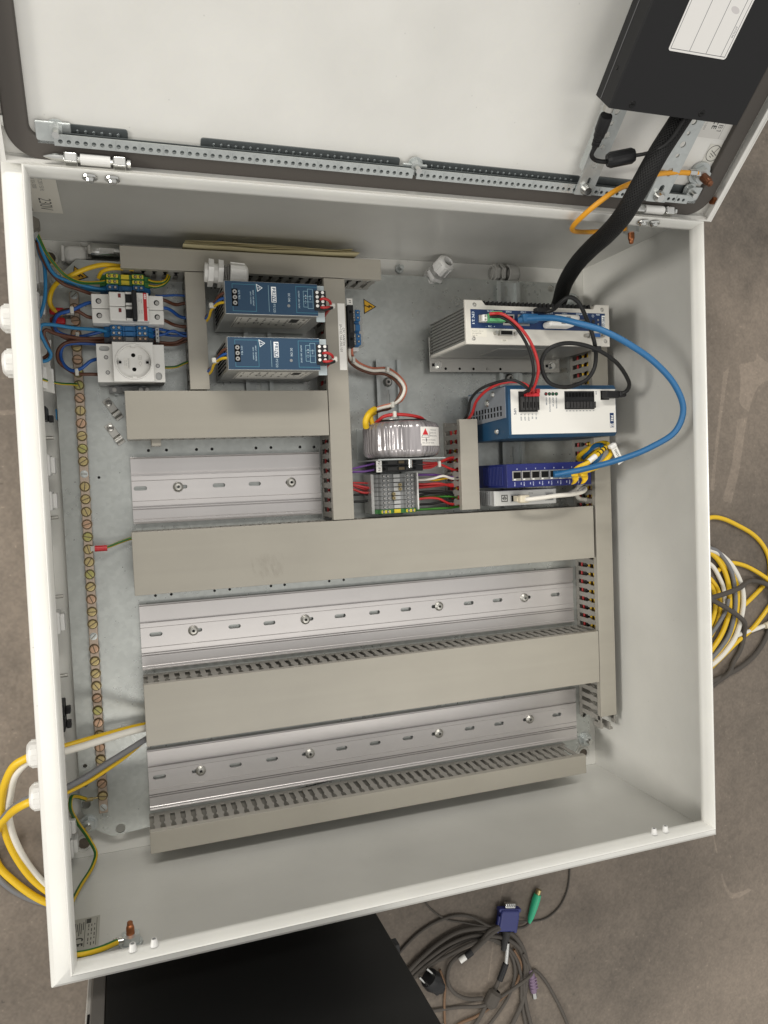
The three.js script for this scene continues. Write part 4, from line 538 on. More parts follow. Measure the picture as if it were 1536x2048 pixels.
// ---------------------------------------------------------------- network switch
{
  const t = thing('network_switch', 'dark blue eight port network switch with plugged cables', 'switch'), x0 = 0.1772, x1 = 0.3036, z0 = -0.0890, z1 = -0.0582, y = 0.1200;
  mesh(bx(x0, x1, 0.0320, y, z0, z1, 0.0008), mt.navy, 'case', t); for (let i = 0; i < 14; i++) mesh(bx(x0 - 0.0012, x0 + 0.0004, 0.052 + i * 0.0042, 0.0542 + i * 0.0042, z0 + 0.003, z1 - 0.003, 0.0004), mt.navy, 'cooling_rib', t); mesh(bx(0.222, 0.252, 0.0298, 0.0320, -0.085, -0.062, 0), mt.greyDark, 'rail_foot', t);
  const PX = (X) => x0 + (X - 488) / (1105 - 488) * (x1 - x0);
  sheet(x0 + 0.0005, x1 - 0.0005, z0 + 0.0005, z1 - 0.0005, y, 0.0003, (g) => { const m = (X) => (PX(X) - x0 - 0.0005) * 1000; for (let i = 0; i < 8; i++) { txt(g, String(8 - i), m(560 + i * 66.5), 6.4, 2.4, '#dfe4f2', 0, 'center', true); txt(g, 'LS/DA', m(541 + i * 66.5), 25.8, 1.9, '#dfe4f2', 90, 'center', true); txt(g, '100', m(586 + i * 66.5), 25.2, 1.9, '#dfe4f2', 90, 'center', true); } }, '#161f62', 'front_label', t, 14, 0.4);
  const zp = z0 + 0.0152; for (let i = 0; i < 8; i++) { const a = PX(524 + i * 66.5), b = PX(586 + i * 66.5), j = mesh(bx(a, b, y, y + 0.0016, zp - 0.0060, zp + 0.0066, 0.0003), mt.satin, 'network_socket', t); mesh(bx(a + 0.0014, b - 0.0010, y + 0.0013, y + 0.0019, zp - 0.0044, zp + 0.0036, 0), mt.hole, 'socket_opening', j); mesh(bx(a + 0.0016, a + 0.0044, y + 0.0013, y + 0.0019, zp + 0.0044, zp + 0.0060, 0), mt.label, 'port_lamp', j); }
  const bp = thing('network_plug', 'blue network plug seated in the switch', 'plug'); mesh(merge([bx(PX(815), PX(838), y + 0.0019, y + 0.012, zp - 0.0046, zp + 0.0046, 0.0005), bx(PX(838), PX(940), y + 0.0040, y + 0.0160, zp - 0.0048, zp + 0.0052, 0.0024)]), mt.wEth, 'boot', bp);
  for (const [i, X] of [[0, 930], [1, 1000]]) { const p = thing('network_plug', i ? 'yellow network plug in the switch at the far end' : 'yellow network plug in the switch beside the blue one', 'plug'); mesh(bx(PX(X - 25), PX(X + 25), y + 0.0019, y + 0.0180, zp - 0.0045, zp + 0.0045, 0.002), mt.wYellow, 'boot', p); const s = shapeOf([[0, 0], [0.009, 0], [0.0085, -0.005], [0.004, -0.0095], [-0.001, -0.0112], [0.002, -0.006]]); mesh(ext(s, 0.003).rotateX(-Math.PI / 2).translate(PX(X - 8), y + 0.011, zp + 0.0036), mt.wYellow, 'latch', p); }
}
{ // patch module
  const t = thing('patch_module', 'light grey patch module with white plug below the network switch', 'patch module'), x0 = 0.1735, x1 = 0.2680, z0 = -0.0542, z1 = -0.0338, y = 0.0890;
  mesh(bx(x0, x1, 0.0320, y, z0, z1, 0.0008), M([0.48, 0.48, 0.475], 0.4, 0.35), 'case', t); for (let i = 0; i < 7; i++) mesh(bx(x0 - 0.0014, x0 + 0.0004, 0.044 + i * 0.0055, 0.0468 + i * 0.0055, z0 + 0.001, z1 - 0.001, 0.0003), mt.grey, 'rib', t); mesh(bx(0.222, 0.252, 0.0298, 0.0320, -0.052, -0.036, 0), mt.greyDark, 'rail_foot', t);
  sheet(x0 + 0.001, x1 - 0.001, z0 + 0.001, z1 - 0.001, y, 0.0002, (g) => { g.fillStyle = '#33342f'; g.fillRect(9.6, 4.6, 9.4, 9.4); g.fillStyle = '#c4c4c0'; g.fillRect(10.8, 5.8, 7, 7); g.strokeStyle = '#33342f'; g.lineWidth = 0.9; g.beginPath(); g.arc(14.3, 9.3, 2.1, 0, 7); g.moveTo(11, 9.3); g.lineTo(17.6, 9.3); g.moveTo(14.3, 6); g.lineTo(14.3, 9); g.stroke(); txt(g, 'PP-RJ', 54, 4.2, 2.8, '#55554f', 0, 'center'); }, '#c4c4c0', 'front_label', t, 14, 0.4);
  for (const x of [0.2035, 0.2565]) { const j = mesh(bx(x - 0.0065, x + 0.0065, y, y + 0.0014, -0.0485, -0.0378, 0.0003), mt.greyLight, 'network_socket', t); mesh(bx(x - 0.0052, x + 0.0052, y + 0.0012, y + 0.0017, -0.0472, -0.0392, 0), mt.hole, 'socket_opening', j); }
  const p = thing('network_plug', 'white network plug seated in the patch module', 'plug'); mesh(merge([bx(0.2010, 0.2060, y + 0.0017, y + 0.0120, -0.0470, -0.0392, 0.0006), bx(0.2020, 0.2170, y + 0.0080, y + 0.0200, -0.0480, -0.0372, 0.003)]), mt.ivory, 'boot', p);
}
// ---------------------------------------------------------------- ring transformer on its angle
{
  const t = thing('ring_transformer', 'film wrapped ring core transformer with white type label', 'transformer'), cx = 0.0505, cy = 0.0735, R = 0.0485, z0 = -0.1480, z1 = -0.1025;
  const NT = 288, prof = []; const rc = 0.0105; for (let k = 0; k <= 6; k++) { const a = Math.PI / 2 * k / 6; prof.push([R - rc + rc * Math.sin(a), z0 + rc - rc * Math.cos(a)]); } for (let k = 1; k < 5; k++) prof.push([R, mix(z0 + rc, z1 - rc, k / 5)]); for (let k = 0; k <= 6; k++) { const a = Math.PI / 2 * k / 6; prof.push([R - rc + rc * Math.cos(a), z1 - rc + rc * Math.sin(a)]); } prof.unshift([0.016, z0 + 0.0005]); prof.push([0.016, z1 - 0.0005]);
  const pos = [], uv = [], idx = [], ridge = []; for (let i = 0; i <= NT; i++) { const j = i % NT, ph = j / NT; ridge.push(0.0010 * Math.abs(Math.sin(ph * Math.PI * 46 + 1.3 * Math.sin(ph * 40))) + 0.0009 * fbm(ph, 0.3, 24, 3, 7)); }
  for (let i = 0; i <= NT; i++) { const a = i / NT * Math.PI * 2; prof.forEach(([r, z], k) => { const w = 0.0006 * (noise(i % NT * 0.35, k * 0.8, 101, 3) - 0.5), rr = r + (k > 0 && k < prof.length - 1 ? ridge[i] + w : 0); pos.push(cx + Math.cos(a) * rr, cy + Math.sin(a) * rr, z); uv.push(i / NT, k / prof.length); }); }
  const n = prof.length; for (let i = 0; i < NT; i++) for (let k = 0; k + 1 < n; k++) { const a = i * n + k, b = a + n; idx.push(a, a + 1, b, b, a + 1, b + 1); }
  const g = new THREE.BufferGeometry(); g.setAttribute('position', new THREE.Float32BufferAttribute(pos, 3)); g.setAttribute('uv', new THREE.Float32BufferAttribute(uv, 2)); g.setIndex(idx); g.computeVertexNormals();
  const wrap = dataTex(256, (u, v) => { const k = 0.78 + 0.26 * (noise(u * 46, 2, 46, 5) - 0.5) + 0.22 * (noise(u * 128, v * 3, 128, 9) - 0.5); return [k, k * 0.965, k * 0.975]; }, true, 1);
  mesh(g, MP([0.48, 0.485, 0.485], 0.22, 0.35, { map: wrap, clearcoat: 1, clearcoatRoughness: 0.12 }), 'winding', t);
  mesh(merge([lathe([[0.006, -0.002], [0.034, -0.002], [0.0345, 0.0005], [0.006, 0.0005]], 40, 'z', cx, cy, z0 - 0.0003)]), mt.black, 'rubber_washer', t); mesh(lathe([[0.006, -0.0005], [0.036, -0.0005], [0.036, 0.001], [0.006, 0.001]], 40, 'z', cx, cy, z1 + 0.0004), mt.black, 'rubber_washer', t); mesh(lathe([[0.004, -0.0016], [0.031, -0.0016], [0.031, -0.0006], [0.004, -0.0006]], 40, 'z', cx, cy, z0 - 0.0018), mt.satin, 'pressure_plate', t);
  mesh(merge([bx(0.0060, 0.0955, 0.0240, 0.1120, z1 + 0.0014, z1 + 0.0030, 0.0003), bx(0.0060, 0.0955, 0.0223, 0.0240, -0.1440, z1 + 0.0030, 0.0003)]), mt.zinc, 'angle_bracket', t); mesh(cyl(0.003, 0.012, 'z', cx, cy + 0.03, z1 + 0.007, 12), mt.chrome, 'bolt', t);
  const lt = canvasTex(38, 25, 12, (g2) => { g2.fillStyle = '#c8262a'; g2.beginPath(); g2.moveTo(7, 2); g2.lineTo(11.4, 10.5); g2.lineTo(2.6, 10.5); g2.closePath(); g2.fill(); g2.strokeStyle = '#333'; g2.lineWidth = 0.5; g2.beginPath(); g2.moveTo(2.6, 11.2); g2.lineTo(11.4, 11.2); g2.lineTo(12.8, 14); g2.lineTo(1.4, 14); g2.closePath(); g2.stroke(); ['TYPE 94-05', 'DATE 0112', 'MADE IN NL'].forEach((s, i) => txt(g2, s, 14.5, 4.5 + i * 3.8, 2.7, '#444')); txt(g2, 'PRI 2x115V 50/60Hz', 2, 17.6, 2.6, '#444'); txt(g2, 'SEC 2x12V 160VA', 2, 21.4, 2.6, '#444'); }, '#e4e0da');
  const lg = new THREE.CylinderGeometry(R + 0.0016, R + 0.0016, 0.0235, 24, 1, true, 0.16, 0.80); lg.rotateX(-Math.PI / 2); const lm = mesh(lg, new THREE.MeshStandardMaterial({ map: lt, roughness: 0.35, side: THREE.DoubleSide }), 'type_label', t); lm.position.set(cx, cy, -0.1275); lm.rotation.z = 0;
}
// ---------------------------------------------------------------- black display unit on the door
{
  const t = thing('display_unit', 'black metal backed display unit fixed to the open door', 'display', undefined, [0, 0.265, -0.364]); t.rotation.x = -43 * Math.PI / 180;
  const x0 = 0.1475, x1 = 0.2942, y0 = 0.1270, y1 = 0.385, a = 0.0285, b = 0.0572;
  const prof = shapeOf([[x0, a], [x1, a], [x1, b], [x0 + 0.0012, b], [x0, b - 0.0012]]);
  mesh(boxUV(ext(prof, y1 - y0).rotateX(Math.PI / 2).translate(0, y1, 0)), MD([0.013, 0.013, 0.014], 0.5), 'casing', t);
  mesh(bx(x0 - 0.0003, x0 + 0.0004, y0 + 0.001, y1, a + 0.0095, a + 0.0105, 0), mt.greyDark, 'seam', t); mesh(bx(x0 + 0.032, x1 - 0.02, y0 + 0.02, y1 - 0.02, 0.0037, a, 0.001), mt.dark, 'rear_block', t);
  for (const [x, y] of [[0.1700, y0 + 0.0058], [0.2480, y0 + 0.0065], [0.16, 0.33], [0.28, 0.33]]) { const s = mesh(lathe([[0.0008, 0.0003], [0.0030, 0.0006], [0.0034, 0]], 16, 'z', x, y, b), mt.blackGloss, 'screw', t); mesh(bx(x - 0.002, x + 0.002, y - 0.0004, y + 0.0004, b + 0.0004, b + 0.0009, 0), mt.hole, 'screw_slot', s); }
  mesh(lathe([[0, 0.0008], [0.0016, 0.0006], [0.002, 0]], 12, 'x').rotateY(Math.PI).translate(x0, y0 + 0.030, 0.045), mt.blackGloss, 'side_screw', t);
  const tex = canvasTex(63, 100, 12, (g) => { g.strokeStyle = '#55555a'; g.lineWidth = 0.5; g.strokeRect(2, 2, 59, 96); for (const x of [22, 40, 56.5]) { g.beginPath(); g.moveTo(x, 2); g.lineTo(x, 98); g.stroke(); } g.beginPath(); g.moveTo(2, 52); g.lineTo(58, 52); g.stroke(); txt(g, 'Hmvara', 18, 42, 4, '#55555a', 90, 'center'); txt(g, 'Merk V1', 35.5, 42, 4, '#55555a', 90, 'center'); txt(g, 'Product', 52.5, 42, 4, '#55555a', 90, 'center'); txt(g, 'article', 58.8, 78, 3.4, '#66666a', 90, 'center'); g.fillStyle = 'rgba(120,115,120,0.25)'; g.beginPath(); g.ellipse(49, 62, 5, 2.4, 0.3, 0, 7); g.fill(); }, '#e3e1de');
  const ls = new THREE.Shape(); const lx0 = 0.1822, lx1 = 0.2450, ly0 = 0.1800, ly1 = 0.2800, r = 0.0025; ls.absarc(lx1 - r, ly0 + r, r, -Math.PI / 2, 0); ls.absarc(lx1 - r, ly1 - r, r, 0, Math.PI / 2); ls.absarc(lx0 + r, ly1 - r, r, Math.PI / 2, Math.PI); ls.absarc(lx0 + r, ly0 + r, r, Math.PI, Math.PI * 1.5);
  const lg = new THREE.ShapeGeometry(ls, 6), uv = lg.attributes.uv, p = lg.attributes.position; for (let i = 0; i < p.count; i++) uv.setXY(i, (p.getX(i) - lx0) / (lx1 - lx0), (p.getY(i) - ly0) / (ly1 - ly0));
  mesh(lg.translate(0, 0, b + 0.0002), new THREE.MeshStandardMaterial({ map: tex, roughness: 0.45 }), 'type_label', t).userData.label = 'white ruled sticker';
  mesh(cyl(0.0052, 0.010, 'y', x0 + 0.012, y0 - 0.004, 0.0385, 16), mt.satin, 'power_jack', t);
}
{ // its lead with plug and ferrite
  const w = thing('power_lead', 'black power lead with plug and ferrite below the display unit', 'cable');
  mesh(tubeG([[168, 344, -397], [168, 338, -393], [175, 332, -391], [185, 331, -390], [195, 332, -391]], 0.0022), mt.wBlack, 'cable', w); mesh(tubeG([[212, 341, -394], [220, 354, -392], [226, 369, -392], [234, 377, -400], [241, 385, -414]], 0.0019), mt.wBlack, 'cable', w);
  const seg = (a, b, pr, m, n) => { const A = new THREE.Vector3(...a).divideScalar(1000), B = new THREE.Vector3(...b).divideScalar(1000), d = B.clone().sub(A), g = lathe(pr.map(([r, f]) => [r, f * d.length()]), 18); g.applyQuaternion(new THREE.Quaternion().setFromUnitVectors(new THREE.Vector3(0, 1, 0), d.normalize())); g.translate(A.x, A.y, A.z); return mesh(g, m, n, w); };
  seg([161, 374, -414], [168, 343, -397], [[0, 0], [0.0058, 0], [0.0062, 0.05], [0.0062, 0.45], [0.0054, 0.48], [0.0054, 0.62], [0.0046, 0.64], [0.0046, 0.69], [0.0036, 0.70], [0.0036, 0.74], [0.0043, 0.75], [0.0043, 0.80], [0.0034, 0.81], [0.0034, 0.85], [0.0040, 0.86], [0.0040, 0.91], [0.0028, 0.92], [0.0026, 1]], mt.black, 'plug');
  seg([190, 332, -391], [216, 342, -395], [[0, 0], [0.0060, 0], [0.0078, 0.12], [0.0078, 0.88], [0.0060, 1], [0, 1]], mt.black, 'ferrite');
}
{ // braided sleeve from the display down behind the computer
  const s = tubeG([[262, 395, -455], [252, 382, -432], [244, 371, -415], [231, 361, -392], [221, 343, -364], [220, 318, -345], [229, 275, -338], [240, 230, -337], [256, 172, -334], [277, 110, -325], [294, 70, -313], [302, 46, -303]], 0.0103, 20, 0.003), uv = s.attributes.uv;
  tag(mesh(s, mt.sleeve, 'braided_sleeve'), 'thick black braided cable sleeve from display to behind the computer', 'cable');
}
const wire = (label, cat, pts, r, m, group, name = 'wire') => tag(mesh(tubeG(pts, r, 10, 0.003), m, name), label, cat, group);
wire('orange yellow earth wire from the door stud to the wall stud', 'wire', [[330, 301, -402], [307, 304, -400], [290, 305, -398], [261, 309, -391], [238, 313, -381], [212, 313, -369], [198, 303, -359], [191, 285, -351], [194, 262, -348], [208, 240, -351], [240, 215, -359], [275, 203, -366], [308, 200, -372]], 0.0028, mt.wOrange, undefined, 'earth_wire');
{ const g = thing('cable_lug', 'bright crimp lug of the orange earth wire on the door', 'lug'); mesh(cyl(0.0036, 0.009, 'x', 0.3215, 0.3030, -0.4015, 12), mt.chrome, 'crimp', g); mesh(bx(0.3245, 0.334, 0.3000, 0.3030, -0.4040, -0.3985, 0.0008), mt.chrome, 'tongue', g); }
// ---------------------------------------------------------------- cable glands
function gland(label, R, m, loose) {   // axis +x from thread to dome; origin at the nut
  const t = thing('cable_gland', label, 'cable gland');
  mesh(merge([hex(R * 1.12, R * 0.42, 'x', 0, 0, 0)]), m, 'lock_nut', t);
  if (loose) mesh(merge([lathe([[R * 0.78, -R * 0.5], [R * 0.78, R * 0.9], [R * 0.66, R * 0.9], [R * 0.66, -R * 0.5], [R * 0.78, -R * 0.5]], 28, 'x'), hex(R * 1.12, R * 0.4, 'x', R * 0.78, 0, 0), ...[0, 1, 2].map((i) => lathe([[R * 0.7, -0.0004], [R * 0.86, 0], [R * 0.7, 0.0006]], 24, 'x', R * (1.1 + i * 0.14), 0, 0))]), m, 'body', t);
  const ribs = []; for (let i = 0; i < 8; i++) { const a = i * Math.PI / 4, b = new THREE.BoxGeometry(R * 1.15, R * 0.10, R * 0.34); b.translate(0, R * 0.985, 0); b.rotateX(a); ribs.push(b.translate(R * 2.1, 0, 0)); }
  mesh(merge([lathe([[R * 0.86, R * 1.5], [R, R * 1.55], [R, R * 2.5], [R * 0.93, R * 2.8], [R * 0.72, R * 2.98], [R * 0.56, R * 3.0], [R * 0.54, R * 2.4]], 32, 'x'), ...ribs]), m, 'cap', t);
  mesh(lathe([[0, R * 2.35], [R * 0.54, R * 2.36]], 24, 'x'), mt.dark, 'seal', t); if (loose) mesh(lathe([[0, -R * 0.2], [R * 0.66, -R * 0.2]], 24, 'x'), mt.whitePlug, 'bore', t);
  return t;
}
{
  const a = gland('white cable gland lying on the blue power supply', 0.0142, mt.white, true); a.position.set(-0.1840, 0.0960, -0.3225); a.rotation.set(0.35, -0.06, 0.06);
  const b = gland('light grey cable gland tilted up against the hinge side wall', 0.0125, mt.whitePlug, true); b.position.set(0.1265, 0.0150, -0.3505); b.quaternion.setFromUnitVectors(new THREE.Vector3(1, 0, 0), new THREE.Vector3(0.30, 0.86, -0.40).normalize());
  const c = gland('darker grey cable gland lying behind the computer', 0.0122, M([0.33, 0.325, 0.305], 0.45), true); c.position.set(0.2235, 0.0150, -0.3620); c.rotation.set(0.2, 0, 0);
  for (const [z, lab] of [[-0.2640, 'white cable gland in the side wall by the breaker'], [-0.2165, 'white cable gland in the side wall by the socket'], [0.2090, 'white cable gland in the side wall with yellow and white cables'], [0.2570, 'white cable gland in the side wall with grey and yellow cables']]) {
    const g = gland(lab, 0.0148, mt.white, false); g.position.set(-0.3730, 0.0960, z); g.rotation.set(0, Math.PI, 0);
    g.children.forEach((m) => { if (m.name !== 'lock_nut') m.position.x = -0.0098; });
    mesh(cyl(0.0120, 0.024, 'x', 0.008, 0, 0, 24), mt.white, 'thread', g);
  }
}
// plastic parts on the inside of the left wall
for (const [z0, z1, y0, y1, lab] of [[-0.301, -0.274, 0.030, 0.066, 'white plastic lock nut on the side wall beside the red lugs'], [-0.245, -0.222, 0.024, 0.05, 'white plastic lock nut on the side wall under the hooked blue wire'], [-0.342, -0.311, 0.028, 0.062, 'white plastic lock nut on the side wall near the hinge corner'], [0.300, 0.322, 0.040, 0.072, 'white plastic blanking block near the cabinet foot'], [-0.12, -0.095, 0.030, 0.058, 'translucent plug on the side wall nearest the black clip'], [-0.078, -0.055, 0.030, 0.058, 'translucent plug on the side wall in the row middle'], [0.062, 0.088, 0.026, 0.054, 'translucent plug on the side wall past the row middle'], [0.330, 0.352, 0.022, 0.056, 'white plastic cover at the cabinet foot corner']]) { const t = thing('blanking_plug', lab, 'plug'); mesh(bx(-0.3780, -0.3700, y0, y1, z0, z1, 0.002), mt.whitePlug, 'plug', t); mesh(bx(-0.3702, -0.3655, y0 + 0.004, y1 - 0.006, z0 + 0.003, z1 - 0.003, 0.0012), mt.whitePlug, 'cap', t); }
for (const [z, lab] of [[-0.1395, 'small bolt on the side wall nearest the black clip'], [-0.047, 'small bolt on the side wall level with the red lug'], [0.0455, 'small bolt on the side wall level with the long rail'], [0.139, 'small bolt on the side wall near the white cable']]) { const t = thing('wall_bolt', lab, 'bolt'); mesh(cyl(0.0022, 0.012, 'x', -0.3720, 0.0405, z, 10), mt.satin, 'shank', t); mesh(hex(0.004, 0.003, 'x', -0.3765, 0.0405, z), mt.satin, 'head', t); }
for (const [z, lab] of [[-0.1665, 'black plastic clip on the side wall with blue tape below'], [0.1755, 'black plastic clip on the side wall above the white cable'], [0.1925, 'black plastic clip on the side wall touching the white cable']]) { const t = thing('black_clip', lab, 'clip'); mesh(bx(-0.3780, -0.3705, 0.030, 0.062, z - 0.008, z + 0.008, 0.0015), mt.black, 'base', t); mesh(merge([bx(-0.3705, -0.3650, 0.032, 0.044, z + 0.001, z + 0.009, 0.0012)]), mt.black, 'knob', t); }
tag(mesh(bx(-0.3640, -0.3625, 0.002, 0.019, -0.1745, -0.1625, 0), mt.wLight, 'blue_tape'), 'small piece of blue tape beside the mounting plate edge', 'tape');
{ const t = thing('folded_paper', 'crumpled white card tag among the wires by the side wall', 'paper'); const g = ext(shapeOf([[0, 0], [0.016, 0.002], [0.013, 0.03], [0.017, 0.062], [0.002, 0.058], [-0.002, 0.03]]), 0.0006); mesh(g.rotateX(Math.PI / 2).rotateZ(0.5).translate(-0.3755, 0.052, -0.2505), mt.label, 'sheet', t); }
{ const t = thing('card_flap', 'stiff white card flap with dark side near the socket', 'paper'); mesh(ext(shapeOf([[0, 0], [0.014, 0.004], [0.014, 0.03], [0, 0.024]]), 0.0008).rotateX(Math.PI / 2).rotateZ(-0.3).translate(-0.3745, 0.058, -0.2205), mt.white, 'flap', t); }
{ // hex union, white cap and metal cylinder in the hinge corner
  const t = thing('hex_union', 'dull metal hexagon union on wires in the hinge corner', 'fitting'); mesh(hex(0.0085, 0.012, 'y', -0.3680, 0.125, -0.3560), M([0.20, 0.185, 0.16], 0.5, 0.4), 'nut', t); mesh(cyl(0.006, 0.022, 'y', -0.3690, 0.112, -0.3525, 16), mt.greyLight, 'barrel', t);
  const c = thing('plastic_knob', 'white rounded plastic knob beside the corner bolt', 'knob'); mesh(at(new RoundedBoxGeometry(0.026, 0.018, 0.022, 4, 0.008), -0.3250 - 0.0075, 0.0100, -0.3585), mt.white, 'shell', c); mesh(bx(-0.3480, -0.3440, 0.002, 0.018, -0.3680, -0.3490, 0.0015), mt.white, 'rim', c);
  const k = thing('metal_cylinder', 'shiny metal cylinder with bracket lying by the hinge side duct', 'cylinder'); mesh(lathe([[0, -0.0185], [0.0092, -0.018], [0.0095, -0.016], [0.0095, 0.017], [0.0088, 0.018], [0, 0.018]], 28, 'x', -0.2960, 0.0115, -0.3640), mt.chrome, 'barrel', k); mesh(merge([bx(-0.3260, -0.3140, 0.002, 0.004, -0.3720, -0.3570, 0.0005), bx(-0.3260, -0.3245, 0.002, 0.016, -0.3720, -0.3570, 0.0005), bx(-0.3180, -0.3140, 0.0040, 0.018, -0.3700, -0.3590, 0.0005)]), mt.satin, 'bracket', k); mesh(bx(-0.3050, -0.2890, 0.0208, 0.0213, -0.3660, -0.3600, 0), mt.label, 'print', k);
}
// folded papers standing behind the hinge side duct
{
  const t = thing('paper_stack', 'folded yellowed paper sheets tucked behind the hinge side duct', 'paper');
  for (let i = 0; i < 5; i++) { const z = -0.3562 - i * 0.0011, n = 30, pos = [], idx = [], x0 = -0.2125 + i * 0.0007, x1 = 0.0000 - i * 0.002 + (i === 2 ? 0.004 : 0); for (let k = 0; k <= n; k++) { const f = k / n, x = mix(x0, x1, f), dz = 0.0009 * Math.sin(f * 4 + i) + 0.0004 * Math.sin(f * 17 + i * 2) - (i === 4 ? 0.004 * Math.max(0, f - 0.9) * 10 * 0.6 : 0); for (const [y, zz] of [[0.004, 0], [0.0885 - i * 0.0006 + 0.0008 * Math.sin(f * 9 + i), 0], [0.0885 - i * 0.0006 + 0.0008 * Math.sin(f * 9 + i), -0.0005], [0.004, -0.0005]]) pos.push(x, y, z + dz + zz + (0.0885 - y) * -0.02); }
    for (let k = 0; k < n; k++) for (let q = 0; q < 4; q++) { const a = k * 4 + q, b = k * 4 + (q + 1) % 4; idx.push(a, b, a + 4, b, b + 4, a + 4); } const g = new THREE.BufferGeometry(); g.setAttribute('position', new THREE.Float32BufferAttribute(pos, 3)); g.setIndex(idx); g.computeVertexNormals(); mesh(boxUV(flat(g)), mt.paper, 'sheet', t); }
}
// two strain relief clips on the plate
for (const [x, z, lab] of [[-0.3035, -0.1795, 'bright metal cable clip near the end clamp'], [-0.3030, -0.1495, 'bright metal cable clip near the row of small holes']]) { const t = thing('cable_clip', lab, 'clip', undefined, [x, 0.0223, z]); t.rotation.y = -0.98; mesh(bx(-0.007, 0.010, 0, 0.0011, -0.0048, 0.0048, 0.0004), mt.satin, 'strip', t); mesh(boxUV(new THREE.CylinderGeometry(0.0042, 0.0042, 0.0096, 16, 1, true, -Math.PI / 2, Math.PI).rotateX(-Math.PI / 2).translate(0.0142, 0.0006, 0)), mt.satin, 'bow', t); mesh(bx(0.0184, 0.0215, 0, 0.0011, -0.0048, 0.0048, 0.0004), mt.satin, 'tail', t); mesh(lathe([[0.001, 0.0015], [0.0018, 0.0026], [0.0038, 0.0018], [0.0042, 0]], 16, 'y', -0.0015, 0.0011, 0), mt.steel, 'screw', t); }
